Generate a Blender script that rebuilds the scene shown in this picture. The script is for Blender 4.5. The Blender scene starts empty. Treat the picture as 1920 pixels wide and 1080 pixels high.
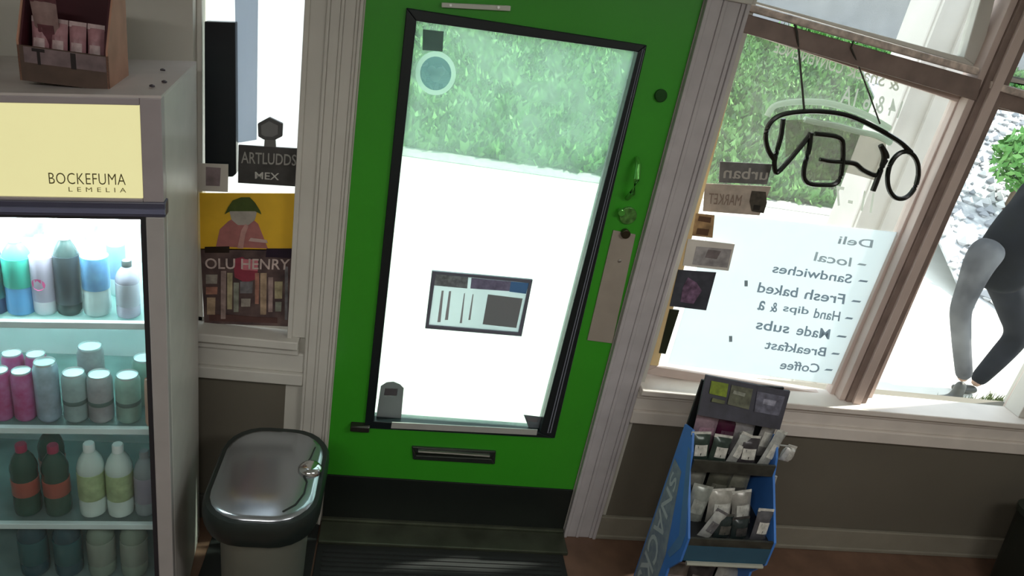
import bpy, bmesh, math, random
from mathutils import Vector, Matrix, noise
random.seed(7)
SC = bpy.context.scene
COL = SC.collection
D2R = math.pi / 180

# ------------------------------------------------------------------ camera
FPX, PITCH, ROLL, YAW = 1350.0, 0.4208, 0.1905, -0.1918
CAM = Vector((0.1401, -2.2443, 2.1227))
FW = Vector((-math.sin(YAW) * math.cos(PITCH), math.cos(YAW) * math.cos(PITCH), -math.sin(PITCH)))
_r = FW.cross(Vector((0, 0, 1))).normalized()
_u = _r.cross(FW)
RT = math.cos(ROLL) * _r + math.sin(ROLL) * _u
UP = math.cos(ROLL) * _u - math.sin(ROLL) * _r
cd = bpy.data.cameras.new('camera'); cam = bpy.data.objects.new('camera', cd); COL.objects.link(cam)
cd.sensor_width = 36.0; cd.lens = FPX / 1920 * 36; cd.clip_start = 0.02; cd.clip_end = 300
M = Matrix((RT, UP, -FW)).transposed().to_4x4(); M.translation = CAM
cam.matrix_world = M
SC.camera = cam

# ------------------------------------------------------------------ world, sun, exposure
SC.view_settings.view_transform = 'Standard'; SC.view_settings.look = 'None'
SC.view_settings.gamma = 1.0; SC.view_settings.use_curve_mapping = False
SC.view_settings.exposure = 0.0
W = bpy.data.worlds.new('sky'); SC.world = W; W.use_nodes = True
wn = W.node_tree.nodes; bg = wn['Background']
bg.inputs[0].default_value = (0.80, 0.90, 1.0, 1); bg.inputs[1].default_value = 2.4
sd = bpy.data.lights.new('sun', 'SUN'); sd.energy = 8.5; sd.angle = 0.02; sd.color = (1.0, 0.95, 0.86)
sun = bpy.data.objects.new('sun', sd); COL.objects.link(sun)
SUN_TO = Vector((-0.55, -0.13, -0.82))
sun.rotation_euler = SUN_TO.to_track_quat('-Z', 'Y').to_euler()
def area(name, loc, size, power, color=(1, 1, 1), rot=(0, 0, 0)):
    l = bpy.data.lights.new(name, 'AREA'); l.shape = 'RECTANGLE'; l.size, l.size_y = size; l.energy = power; l.color = color
    o = bpy.data.objects.new(name, l); COL.objects.link(o); o.location = loc; o.rotation_euler = rot
    return o
area('ceiling_lamp_light', (-0.3, -2.6, 2.60), (1.2, 0.3), 25, (1.0, 0.98, 0.94))
area('ceiling_lamp_light', (1.7, -2.2, 2.60), (1.2, 0.3), 23, (1.0, 0.98, 0.94))

# ------------------------------------------------------------------ pixel -> point on a real plane
def ray(px, py): return FW + RT * ((px - 960) / FPX) - UP * ((py - 540) / FPX)
def at(px, py, y):
    d = ray(px, py); t = (y - CAM.y) / d.y
    return CAM + d * t

# ------------------------------------------------------------------ materials
MATS = {}
def mat(name, col, rough=0.6, metal=0.0, var=0.06, scale=12.0, bump=0.0, emit=None, es=0.0, coat=0.0, col2=None, spec=None):
    if name in MATS: return MATS[name]
    m = bpy.data.materials.new(name); m.use_nodes = True; nt = m.node_tree; N = nt.nodes; L = nt.links
    b = N['Principled BSDF']; b.inputs['Roughness'].default_value = rough; b.inputs['Metallic'].default_value = metal
    if coat: b.inputs['Coat Weight'].default_value = coat; b.inputs['Coat Roughness'].default_value = 0.08
    if spec is not None: b.inputs['Specular IOR Level'].default_value = spec
    tc = N.new('ShaderNodeTexCoord'); no = N.new('ShaderNodeTexNoise'); no.inputs['Scale'].default_value = scale; no.inputs['Detail'].default_value = 3
    L.new(tc.outputs['Object'], no.inputs['Vector'])
    rp = N.new('ShaderNodeValToRGB'); rp.color_ramp.elements[0].position = 0.3; rp.color_ramp.elements[1].position = 0.7
    c2 = col2 if col2 else tuple(min(1, c * (1 + var)) for c in col)
    c1 = col if col2 else tuple(c * (1 - var) for c in col)
    rp.color_ramp.elements[0].color = (*c1, 1); rp.color_ramp.elements[1].color = (*c2, 1)
    L.new(no.outputs['Fac'], rp.inputs['Fac']); L.new(rp.outputs['Color'], b.inputs['Base Color'])
    if bump:
        bu = N.new('ShaderNodeBump'); bu.inputs['Strength'].default_value = bump; bu.inputs['Distance'].default_value = 0.01
        L.new(no.outputs['Fac'], bu.inputs['Height']); L.new(bu.outputs['Normal'], b.inputs['Normal'])
    if emit: b.inputs['Emission Color'].default_value = (*emit, 1); b.inputs['Emission Strength'].default_value = es
    MATS[name] = m; return m
def glass_mat(name, tint=(0.95, 0.97, 0.96), haze=0.06, hazecol=(0.9, 0.95, 0.92), refl=0.05):
    m = bpy.data.materials.new(name); m.use_nodes = True; nt = m.node_tree; N = nt.nodes; L = nt.links
    N.remove(N['Principled BSDF']); out = N['Material Output']
    t = N.new('ShaderNodeBsdfTransparent'); t.inputs[0].default_value = (*tint, 1)
    df = N.new('ShaderNodeBsdfDiffuse'); df.inputs[0].default_value = (*hazecol, 1)
    tl = N.new('ShaderNodeBsdfTranslucent'); tl.inputs[0].default_value = (*hazecol, 1)
    mx = N.new('ShaderNodeMixShader'); mx.inputs[0].default_value = 0.6; L.new(df.outputs[0], mx.inputs[1]); L.new(tl.outputs[0], mx.inputs[2])
    no = N.new('ShaderNodeTexNoise'); no.inputs['Scale'].default_value = 6; no.inputs['Detail'].default_value = 2
    tc = N.new('ShaderNodeTexCoord'); L.new(tc.outputs['Object'], no.inputs['Vector'])
    ma = N.new('ShaderNodeMath'); ma.operation = 'MULTIPLY'; ma.inputs[1].default_value = haze * 2; L.new(no.outputs['Fac'], ma.inputs[0])
    m1 = N.new('ShaderNodeMixShader'); L.new(ma.outputs[0], m1.inputs[0]); L.new(t.outputs[0], m1.inputs[1]); L.new(mx.outputs[0], m1.inputs[2])
    gl = N.new('ShaderNodeBsdfGlossy'); gl.inputs['Roughness'].default_value = 0.02
    m2 = N.new('ShaderNodeMixShader'); m2.inputs[0].default_value = refl; L.new(m1.outputs[0], m2.inputs[1]); L.new(gl.outputs[0], m2.inputs[2])
    L.new(m2.outputs[0], out.inputs[0]); MATS[name] = m; return m
def paper_mat(name, col, trans=0.5):      # thin paper: light comes through from behind
    m = bpy.data.materials.new(name); m.use_nodes = True; nt = m.node_tree; N = nt.nodes; L = nt.links
    N.remove(N['Principled BSDF']); out = N['Material Output']
    no = N.new('ShaderNodeTexNoise'); no.inputs['Scale'].default_value = 8
    rp = N.new('ShaderNodeValToRGB'); rp.color_ramp.elements[0].color = (*[c * 0.96 for c in col], 1); rp.color_ramp.elements[1].color = (*col, 1)
    L.new(no.outputs['Fac'], rp.inputs['Fac'])
    df = N.new('ShaderNodeBsdfDiffuse'); tl = N.new('ShaderNodeBsdfTranslucent')
    L.new(rp.outputs[0], df.inputs[0]); L.new(rp.outputs[0], tl.inputs[0])
    mx = N.new('ShaderNodeMixShader'); mx.inputs[0].default_value = trans; L.new(df.outputs[0], mx.inputs[1]); L.new(tl.outputs[0], mx.inputs[2])
    L.new(mx.outputs[0], out.inputs[0]); MATS[name] = m; return m

white_trim = mat('white_trim', (0.62, 0.60, 0.55), 0.45, var=0.05, scale=5)
warm_trim = mat('warm_trim', (0.62, 0.50, 0.45), 0.45, var=0.08, scale=5)
brown_trim = mat('brown_trim', (0.24, 0.175, 0.15), 0.5, var=0.2, scale=14)
cream = mat('cream_wood', (0.90, 0.68, 0.36), 0.4, var=0.06)
wall_low = mat('dark_wall_paint', (0.150, 0.135, 0.104), 0.7, var=0.05, scale=3)
wall_up = mat('upper_wall_paint', (0.60, 0.58, 0.52), 0.75, var=0.05, scale=2)
room_paint = mat('room_paint', (0.42, 0.40, 0.36), 0.8, var=0.04)
green = mat('green_door_paint', (0.042, 0.36, 0.018), 0.38, var=0.05, scale=3)
black_rubber = mat('black_rubber', (0.008, 0.012, 0.010), 0.5)
black_frame = mat('black_gasket', (0.008, 0.014, 0.016), 0.35)
steel = mat('brushed_steel', (0.55, 0.55, 0.53), 0.3, 1.0, var=0.06, scale=20)
chrome = mat('chrome', (0.75, 0.76, 0.76), 0.12, 1.0)
glass_win = glass_mat('window_glass', haze=0.075, hazecol=(0.95, 0.93, 0.86), refl=0.04)
glass_clean = glass_mat('clean_window_glass', haze=0.004, refl=0.03)
glass_door = glass_mat('door_glass', tint=(0.86, 0.97, 0.92), haze=0.24, hazecol=(0.72, 0.98, 0.82), refl=0.05)
glass_fr = glass_mat('fridge_glass', tint=(0.93, 0.98, 0.98), haze=0.02, refl=0.04)

# ------------------------------------------------------------------ mesh helpers
class MB:
    def __init__(s): s.v = []; s.f = []; s.mi = []
    def add(s, vs, fs, k=0):
        n = len(s.v); s.v += [Vector(v) for v in vs]; s.f += [tuple(n + i for i in f) for f in fs]; s.mi += [k] * len(fs); return s
    def box(s, a, b, k=0):
        x0, x1 = sorted((a[0], b[0])); y0, y1 = sorted((a[1], b[1])); z0, z1 = sorted((a[2], b[2]))
        return s.add([(x0, y0, z0), (x1, y0, z0), (x1, y1, z0), (x0, y1, z0), (x0, y0, z1), (x1, y0, z1), (x1, y1, z1), (x0, y1, z1)],
              [(0, 3, 2, 1), (4, 5, 6, 7), (0, 1, 5, 4), (1, 2, 6, 5), (2, 3, 7, 6), (3, 0, 4, 7)], k)
    def prism(s, pts, off, k=0):           # polygon (3-D points) swept by off
        n = len(pts); o = Vector(off); P = [Vector(p) for p in pts]
        return s.add(P + [p + o for p in P], [tuple(range(n))[::-1], tuple(range(n, 2 * n))] + [(i, (i + 1) % n, n + (i + 1) % n, n + i) for i in range(n)], k)
    def tube(s, pts, r, seg=8, k=0, cap=True):
        P = [Vector(p) for p in pts]; rs = r if isinstance(r, (list, tuple)) else [r] * len(P); rings = []
        for i, p in enumerate(P):
            t = (P[min(i + 1, len(P) - 1)] - P[max(i - 1, 0)]).normalized()
            a = t.cross(Vector((0, 0, 1)));
            if a.length < 0.05: a = t.cross(Vector((0, 1, 0)))
            a.normalize(); b = t.cross(a)
            rings.append([p + (a * math.cos(q * 2 * math.pi / seg) + b * math.sin(q * 2 * math.pi / seg)) * rs[i] for q in range(seg)])
        vs = [v for r_ in rings for v in r_]; fs = []
        for i in range(len(P) - 1):
            for q in range(seg): fs.append((i * seg + q, i * seg + (q + 1) % seg, (i + 1) * seg + (q + 1) % seg, (i + 1) * seg + q))
        if cap: fs += [tuple(range(seg)), tuple(range((len(P) - 1) * seg, len(P) * seg))[::-1]]
        return s.add(vs, fs, k)
    def lathe(s, prof, c=(0, 0, 0), seg=20, k=0):
        c = Vector(c); vs = []; fs = []
        for r, z in prof:
            for q in range(seg):
                a = 2 * math.pi * q / seg; vs.append(c + Vector((r * math.cos(a), r * math.sin(a), z)))
        for i in range(len(prof) - 1):
            for q in range(seg): fs.append((i * seg + q, i * seg + (q + 1) % seg, (i + 1) * seg + (q + 1) % seg, (i + 1) * seg + q))
        fs += [tuple(range(seg))[::-1], tuple(range((len(prof) - 1) * seg, len(prof) * seg))]
        return s.add(vs, fs, k)
def origin_of(p):
    o = Vector((0, 0, 0))
    while p is not None: o += p.location; p = p.parent
    return o
def obj(name, mb, m, parent=None, smooth=False, bevel=0.0, local=False, base=False):
    me = bpy.data.meshes.new(name); vs = mb.v
    o = bpy.data.objects.new(name, me)
    off = Vector((0, 0, 0))
    if parent is not None: o.parent = parent; off = Vector((0, 0, 0)) if local else origin_of(parent)
    elif base:
        xs = [v.x for v in vs]; ys = [v.y for v in vs]; off = Vector(((min(xs) + max(xs)) / 2, (min(ys) + max(ys)) / 2, min(v.z for v in vs))); o.location = off
    me.from_pydata([tuple(v - off) for v in vs], [], mb.f)
    for x in (m if isinstance(m, (list, tuple)) else [m]): me.materials.append(x)
    for i, p in enumerate(me.polygons): p.material_index = mb.mi[i]
    bm = bmesh.new(); bm.from_mesh(me); bmesh.ops.recalc_face_normals(bm, faces=bm.faces); bm.to_mesh(me); bm.free()
    if smooth:
        for p in me.polygons: p.use_smooth = True
        me.set_sharp_from_angle(angle=40 * D2R)
    COL.objects.link(o)
    if bevel:
        b = o.modifiers.new('bevel', 'BEVEL'); b.width = bevel; b.segments = 2; b.limit_method = 'ANGLE'
    return o
def tag(o, label, cat, group=None, kind=None):
    o['label'] = label; o['category'] = cat
    if group: o['group'] = group
    if kind: o['kind'] = kind
    return o
def struct(name, mb, m, parent=None, **k):
    o = obj(name, mb, m, parent, **k)
    if parent is None: o['kind'] = 'structure'
    return o
def thing(name, label, cat, loc=(0, 0, 0), rz=0, group=None, kind=None):
    o = bpy.data.objects.new(name, None); COL.objects.link(o); o.location = loc; o.rotation_euler = (0, 0, rz); o.empty_display_size = 0.05
    if kind == 'structure': o['kind'] = kind
    else: tag(o, label, cat, group, kind)
    return o
def Q(px4, y, th=0.004):                   # flat plate between four sighted corners, standing on plane Y=y, th thick (front face at y)
    return MB().prism([at(a, b, y) for a, b in px4], (0, th, 0))
def ring_quad(outer, inner, y, th):        # frame between two quads
    mb = MB(); O = [at(a, b, y) for a, b in outer]; I = [at(a, b, y) for a, b in inner]
    for i in range(4):
        j = (i + 1) % 4
        mb.prism([O[i], O[j], I[j], I[i]], (0, th, 0))
    return mb
def text_geo(s, spacing=1.0, offset=0.0):
    cu = bpy.data.curves.new('t', 'FONT'); cu.body = s; cu.space_character = spacing; cu.offset = offset; cu.extrude = 0.0; cu.resolution_u = 3
    o = bpy.data.objects.new('t', cu); COL.objects.link(o)
    dg = bpy.context.evaluated_depsgraph_get(); me = bpy.data.meshes.new_from_object(o.evaluated_get(dg))
    vs = [(v.co.x, v.co.y) for v in me.vertices]; fs = [tuple(p.vertices) for p in me.polygons]
    bpy.data.objects.remove(o); bpy.data.curves.remove(cu); bpy.data.meshes.remove(me)
    x0 = min(v[0] for v in vs); x1 = max(v[0] for v in vs); y0 = min(v[1] for v in vs); y1 = max(v[1] for v in vs)
    return [((a - x0) / (x1 - x0), (b - y0) / (y1 - y0)) for a, b in vs], fs
def textq(s, c3, mirror=False, spacing=1.0, off=0.0, mb=None, k=0):   # c3 = TL,TR,BR,BL 3-D corners
    TL, TR, BR, BL = [Vector(c) for c in c3]; uv, fs = text_geo(s, spacing, off); mb = mb or MB(); vs = []
    for a, b in uv:
        if mirror: a = 1 - a
        vs.append((BL * (1 - a) + BR * a) * (1 - b) + (TL * (1 - a) + TR * a) * b)
    return mb.add(vs, fs, k)
def text_at(name, s, px4, y, m, parent, mirror=False, spacing=1.0, off=0.0):
    return obj(name, textq(s, [at(a, b, y) for a, b in px4], mirror, spacing, off), m, parent)
def copy_tree(o, parent=None):
    c = o.copy(); COL.objects.link(c)
    if parent is not None: c.parent = parent
    for ch in list(o.children): copy_tree(ch, c)
    return c

# ------------------------------------------------------------------ room shell
ZC = 2.62
w = MB()
for a, b in (((-2.4, 0, 0), (-0.165, 0.14, 0.83)), ((-2.4, 0, 0.83), (-0.47, 0.14, ZC)), ((-0.47, 0, 2.35), (-0.165, 0.14, ZC)),
             ((1.15, 0, 0), (3.35, 0.14, 0.755)), ((2.86, 0, 0.755), (3.35, 0.14, ZC)), ((1.15, 0, 2.52), (2.86, 0.14, ZC)),
             ((-0.165, 0, 0), (0.0, 0.14, ZC)), ((0.0, 0, 2.125), (0.985, 0.14, ZC)), ((0.985, 0, 0), (1.15, 0.14, ZC))):
    low = b[2] <= 0.84 and a[2] == 0
    w.box(a, b, 0 if low else 1)
struct('wall_front', w, [wall_low, wall_up])
struct('wall_back', MB().box((-2.4, -4.1, 0), (3.35, -4.0, ZC)), room_paint)
struct('wall_left', MB().box((-2.5, -4.0, 0), (-2.4, 0.14, ZC)), room_paint)
struct('wall_right', MB().box((3.35, -4.0, 0), (3.45, 0.14, ZC)), room_paint)
struct('ceiling', MB().box((-2.5, -4.1, ZC), (3.45, 0.14, ZC + 0.1)), mat('ceiling_tile', (0.7, 0.7, 0.68), 0.9))
struct('floor', MB().box((-2.5, -4.1, -0.06), (3.45, 0.14, 0.0)), mat('brown_floor', (0.16, 0.09, 0.06), 0.45, var=0.2, scale=9, bump=0.1))
# unseen eave added to block sun, cut back so sun reaches the sills
struct('trim_1', MB().box((-2.8, 0.14, 2.62), (4.0, 0.17, 2.74)), mat('added_eave_paint', (0.5, 0.5, 0.48), 0.8))

# mouldings ------------------------------------------------------
def profile_strip(x0, x1, z0, z1, bands, m):  # vertical casing with stepped bands: (fraction0, fraction1, projection)
    mb = MB()
    for f0, f1, pr in bands: mb.box((x0 + (x1 - x0) * f0, -pr, z0), (x0 + (x1 - x0) * f1, 0.0, z1))
    return mb
BANDS = ((0, 0.10, 0.026), (0.10, 0.38, 0.019), (0.38, 0.48, 0.022), (0.48, 0.80, 0.018), (0.80, 0.90, 0.022), (0.90, 1.0, 0.028))
struct('trim_2', profile_strip(-0.105, -0.004, 0.0, 2.2, BANDS, 0), white_trim, bevel=0.003)
struct('trim_3', profile_strip(0.987, 1.125, 0.0, 2.2, BANDS, 0), mat('grey_casing_paint', (0.52, 0.49, 0.50), 0.4, var=0.08), bevel=0.003)
# door head casing
struct('trim_4', MB().box((-0.105, -0.03, 2.125), (1.125, 0.0, 2.23)), white_trim, bevel=0.003)
# left window sill, apron and rail
s = MB().box((-0.95, -0.055, 0.800), (-0.125, 0.09, 0.832)).box((-0.95, -0.030, 0.765), (-0.125, 0.0, 0.800)).box((-0.95, -0.018, 0.690), (-0.105, 0.0, 0.765)).box((-0.95, -0.034, 0.645), (-0.105, 0.0, 0.690))
struct('trim_5', s, white_trim, bevel=0.004)
struct('trim_6', MB().box((-0.165, -0.018, 0.832), (-0.105, 0.0, 2.35)).box((-0.165, -0.03, 0.832), (-0.15, 0.0, 2.35)), white_trim, bevel=0.002)
# right sill, apron and rail
s = MB().box((1.125, -0.060, 0.745), (2.90, 0.075, 0.770)).box((1.125, -0.030, 0.715), (2.90, 0.0, 0.745)).box((1.125, -0.018, 0.655), (2.90, 0.0, 0.715)).box((1.125, -0.032, 0.600), (3.35, 0.0, 0.655))
struct('trim_7', s, mat('sill_paint', (0.78, 0.72, 0.66), 0.4, var=0.06, scale=7), bevel=0.004)
# baseboards
struct('baseboard_left', MB().box((-2.4, -0.018, 0), (-0.105, 0, 0.11)), mat('shaded_base', (0.10, 0.10, 0.09), 0.5), bevel=0.004)  # left base coloured dark for the shade beside the fridge
struct('baseboard_right', MB().box((1.125, -0.018, 0), (3.35, 0, 0.115)).box((1.125, -0.024, 0), (3.35, 0, 0.02)), mat('base_paint', (0.27, 0.25, 0.20), 0.5), bevel=0.004)

# windows ------------------------------------------------------
def window(n, outer, inner, y=0.05, glass=True, fm=white_trim, th=0.04, gm=None):
    o = thing(f'window_{n}', '', '', at(outer[3][0], outer[3][1], y), kind='structure')
    obj('window_frame', ring_quad(outer, inner, y - 0.01, th), fm, o, bevel=0.003)
    if glass: obj('window_pane', Q(inner, y + 0.012, 0.004), gm or glass_win, o)
    return o
# left narrow window
o = thing('window_1', '', '', (-0.32, 0.05, 0.83), kind='structure')
f = MB()
f.box((-0.47, 0.035, 0.83), (-0.165, 0.08, 0.848)).box((-0.169, 0.035, 0.83), (-0.165, 0.08, 2.35)).box((-0.47, 0.035, 0.83), (-0.455, 0.08, 2.35))
obj('window_frame', f, white_trim, o, bevel=0.003)
obj('window_pane', MB().box((-0.46, 0.066, 0.845), (-0.168, 0.070, 2.35)), glass_win, o)
# right window with the sign
w2 = window(2, [(1376, 44), (1840, 178), (1592, 762), (1202, 700)], [(1400, 62), (1794, 191), (1556, 740), (1232, 688)], 0.05, fm=warm_trim)
obj('sash_stile', MB().prism([at(1386, 56, 0.034), at(1399, 60, 0.034), at(1234, 686, 0.034), at(1216, 684, 0.034)], (0, 0.02, 0)), cream, w2)['label'] = 'cream yellow side strip of the sash'
# right-hand window beyond the mullion
window(3, [(1838, 172), (2214, 240), (1907, 806), (1590, 762)], [(1868, 205), (2190, 262), (1884, 786), (1626, 768)], 0.05, fm=warm_trim, gm=glass_clean)
# transoms
window(4, [(1400, -100), (1880, -60), (1836, 128), (1386, -2)], [(1425, -80), (1850, -40), (1808, 108), (1408, 0)], 0.05, fm=white_trim)
window(5, [(1892, -60), (2372, -40), (2228, 232), (1850, 135)], [(1910, -40), (2345, -22), (2205, 205), (1872, 148)], 0.05, fm=white_trim)
# transom bar with beaded top
tb = MB(); 
def barq(p4, y0, y1): tb.prism([at(a, b, y0) for a, b in p4], (0, y1 - y0, 0))
barq([(1372, 18), (1842, 150), (1832, 190), (1362, 52)], -0.004, 0.06)
barq([(1850, 148), (2150, 235), (2140, 280), (1840, 192)], -0.004, 0.06)
struct('trim_8', tb, brown_trim, bevel=0.003)
tb = MB(); barq([(1404, 6), (1838, 128), (1834, 142), (1400, 20)], -0.016, 0.05); barq([(1860, 152), (2150, 236), (2146, 250), (1856, 166)], -0.016, 0.05)
struct('trim_9', tb, mat('bead_paint', (0.60, 0.50, 0.44), 0.35, var=0.35, scale=40, bump=0.4), bevel=0.004)
# mullion: four vertical bands
X0, X1 = 1.972, 2.088
mu = MB()
for f0, f1, pr, k in ((0, 0.22, 0.0, 0), (0.22, 0.42, 0.010, 1), (0.42, 0.72, 0.022, 0), (0.72, 1.0, 0.008, 1)):
    mu.box((X0 + (X1 - X0) * f0, -pr, 0.77), (X0 + (X1 - X0) * f1, 0.075, ZC), k)
struct('trim_10', mu, [warm_trim, brown_trim], bevel=0.002)
struct('trim_11', MB().box((2.80, -0.01, 0.77), (2.90, 0.07, ZC)), white_trim, bevel=0.003)

# ------------------------------------------------------------------ green door
dr = thing('door_1', '', '', (0.49, 0, 0), kind='structure')
OUT = [(762, 15), (1213, 85), (1040, 822), (683, 803)]; INN = [(781, 40), (1196, 98), (1012, 812), (701, 790)]
dx0, dx1, dz0, dz1 = 0.0, 0.983, 0.235, 2.12
g = MB(); oc = [at(a, b, 0.0) for a, b in OUT]
cs = [Vector((dx0, 0, dz1)), Vector((dx1, 0, dz1)), Vector((dx1, 0, dz0)), Vector((dx0, 0, dz0))]
for i in range(4):
    j = (i + 1) % 4; g.prism([cs[i], cs[j], oc[j], oc[i]], (0, 0.045, 0))
obj('door_panel', g, green, dr)
obj('glass_frame', ring_quad(OUT, INN, -0.014, 0.06), black_frame, dr, bevel=0.003)
obj('frame_glint', ring_quad([(1205, 92), (1209, 95), (1033, 812), (1026, 812)], [(1206, 93), (1208, 95), (1031, 812), (1028, 812)], -0.017, 0.004), mat('glint_grey', (0.2, 0.22, 0.27), 0.3), dr)  # grey strip paints the glint along the frame's right side
obj('glass_pane', Q(INN, 0.02, 0.006), glass_door, dr)
obj('kick_plate', MB().box((0.0, -0.006, 0.02), (0.983, 0.045, 0.235)), black_rubber, dr, bevel=0.002)
obj('lower_bead', Q([(735, 792), (1008, 806), (1006, 816), (733, 803)], -0.018, 0.004), mat('bead_grey', (0.45, 0.46, 0.43), 0.4), dr)
# letter slot
sl = obj('letter_slot', ring_quad([(772, 838), (930, 847), (928, 871), (774, 862)], [(779, 849), (923, 858), (922, 861), (780, 854)], -0.010, 0.012), mat('slot_dark_steel', (0.16, 0.19, 0.17), 0.25, 0.9), dr, bevel=0.003)
obj('slot_flap', Q([(780, 850), (922, 859), (921, 867), (781, 858)], -0.006, 0.006), mat('slot_black', (0.01, 0.013, 0.01), 0.4), sl)
obj('slot_lip', MB().tube([at(784, 846, -0.014), at(850, 850, -0.014), at(918, 855, -0.014)], 0.006, 8), steel, sl, smooth=True)
# latch plate, pull handle, locks
obj('latch_plate', Q([(1150, 432), (1192, 440), (1148, 644), (1101, 638)], -0.006, 0.006), mat('bare_metal_plate', (0.42, 0.37, 0.31), 0.5, 0.2), dr, bevel=0.001)
hp = [at(1194, 296, -0.005), at(1197, 310, -0.04), at(1194, 335, -0.05), at(1186, 362, -0.045), at(1176, 372, -0.012)]
obj('pull_handle', MB().tube(hp, [0.007, 0.009, 0.011, 0.010, 0.008], 10), mat('green_painted_metal', (0.10, 0.42, 0.06), 0.15, 0.3), dr, smooth=True)
def rosette(c, r, name, m, th=0.02):
    mb = MB(); n = 18; P = [c + Vector((r * math.cos(i * 2 * math.pi / n), 0, r * math.sin(i * 2 * math.pi / n))) for i in range(n)]
    mb.prism(P, (0, th, 0)); return obj(name, mb, m, dr, bevel=0.002)
rosette(at(1178, 405, -0.012), 0.030, 'handle_rose', mat('worn_green', (0.10, 0.28, 0.06), 0.35, 0.3, var=0.5, scale=60), 0.014)
rosette(at(1166, 400, -0.03), 0.012, 'thumb_latch', mat('green_painted_metal', (0, 0, 0)), 0.02)
rosette(at(1174, 440, -0.022), 0.016, 'lock_knob', mat('dark_bronze', (0.05, 0.04, 0.02), 0.35, 0.6))
rosette(at(1240, 180, -0.012), 0.020, 'deadbolt', mat('dark_green_metal', (0.006, 0.07, 0.004), 0.4, 0.3), 0.014)
rosette(at(1162, 490, -0.010), 0.006, 'screw', steel, 0.005)
# sill of the doorway
th = MB().box((0.0, -0.126, 0.0), (0.985, 0.10, 0.018)).box((0.0, -0.02, 0.018), (0.985, 0.06, 0.03))
struct('trim_12', th, mat('threshold_metal', (0.10, 0.115, 0.08), 0.35, 0.6, var=0.25, scale=8), bevel=0.004)
# closer bracket at the top of the door
cb = thing('door_closer_bracket', 'short white metal bracket at the top edge of the green door', 'bracket', at(880, 12, -0.02))
obj('bracket_plate', Q([(828, 5), (958, 11), (957, 21), (828, 14)], -0.018, 0.018), mat('white_metal', (0.65, 0.68, 0.60), 0.3), cb, bevel=0.002)
obj('bracket_screw', MB().tube([at(845, 10, -0.022), at(845, 10, -0.014)], 0.004, 8), steel, cb)
obj('bracket_screw', MB().tube([at(935, 14, -0.022), at(935, 14, -0.014)], 0.004, 8), steel, cb)
# mat
mt = thing('floor_mat_or_shade', 'black ribbed entrance mat lying below the green door', 'mat', (0.48, -0.5, 0))
obj('mat_border', MB().box((0.0, -1.15, 0.0), (0.965, -0.128, 0.008)), mat('mat_edge_or_shade', (0.012, 0.014, 0.013), 0.8), mt, bevel=0.003)
rb = MB()
for i in range(44): rb.box((0.025, -1.125 + i * 0.0222, 0.008), (0.94, -1.125 + i * 0.0222 + 0.013, 0.012))
o = obj('mat_ribs', rb, mat('mat_pile', (0.020, 0.023, 0.022), 0.95), mt); o['kind'] = 'stuff'

m2_ = thing('floor_mat_or_shade', 'added black sheet painting the floor shade under the pedal bin', 'mat', (-0.22, -0.5, 0))  # sheet added to darken the shaded floor by the fridge and bin
obj('shade_sheet', MB().box((-0.385, -0.95, 0.0), (-0.006, -0.024, 0.006)), mat('mat_edge_or_shade', (0, 0, 0)), m2_, bevel=0.002)
# ------------------------------------------------------------------ things on the door glass
YG = 0.017
dark_st = mat('dark_grey_vinyl', (0.035, 0.045, 0.045), 0.6)
grey_film_v = glass_mat('smoke_vinyl', tint=(0.22, 0.25, 0.25), haze=0.30, hazecol=(0.45, 0.52, 0.50), refl=0.02)
o = thing('square_sticker', 'small dark square sticker in the top left corner of the door glass', 'sticker', at(812, 95, YG))
obj('sticker_sheet', Q([(793, 55), (832, 59), (830, 97), (792, 94)], YG, 0.002), grey_film_v, o, bevel=0.001)
o = thing('round_sticker', 'round sticker with white ring and pale blue centre on door glass', 'sticker', at(817, 170, YG))
def disc(c, r, y, th, n=28):
    cc = at(*c, y); P = [cc + Vector((r * math.cos(i * 2 * math.pi / n), 0, r * 1.06 * math.sin(i * 2 * math.pi / n))) for i in range(n)]
    return MB().prism(P, (0, th, 0))
obj('ring', disc((817, 138), 0.061, YG, 0.002), glass_mat('white_vinyl', tint=(0.95, 1, 0.97), haze=0.55, hazecol=(0.9, 1, 0.95), refl=0.02), o)
obj('centre', disc((817, 138), 0.047, YG - 0.001, 0.001), glass_mat('teal_vinyl', tint=(0.70, 0.78, 0.85), haze=0.35, hazecol=(0.40, 0.55, 0.55), refl=0.02), o)
hm = MB(); cc = at(817, 138, YG - 0.002)
for (a, b, r) in ((-0.013, 0.008, 0.014), (0.013, 0.008, 0.014), (0, -0.010, 0.016)):
    hm.prism([cc + Vector((a + r * math.cos(i * 0.5236), 0, b + r * math.sin(i * 0.5236))) for i in range(12)], (0, 0.001, 0))
obj('emblem', hm, glass_mat('pale_emblem', tint=(1, 1, 1), haze=0.45, hazecol=(0.8, 1, 1), refl=0.02), o)
nb = thing('notice_board', 'framed landscape notice with dark header hanging in the door glass', 'notice', at(895, 628, 0.0))
NO = [(810, 508), (999, 525), (978, 631), (797, 616)]; NI = [(817, 514), (992, 531), (972, 624), (804, 610)]
obj('notice_frame', ring_quad(NO, NI, 0.004, 0.010), mat('slate_frame', (0.16, 0.17, 0.22), 0.4), nb, bevel=0.001)
obj('notice_paper', Q(NI, 0.010, 0.002), paper_mat('notice_paper', (0.86, 0.86, 0.90), 0.75), nb)
obj('header_band', Q([(817, 514), (878, 520), (876, 541), (812, 535)], 0.0088, 0.001), mat('header_grey', (0.27, 0.31, 0.33), 0.6, var=0.4, scale=50), nb)
obj('header_band', Q([(884, 521), (958, 528), (955, 546), (882, 541)], 0.0088, 0.001), mat('header_violet', (0.24, 0.23, 0.36), 0.6, var=0.25, scale=50), nb)
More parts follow.
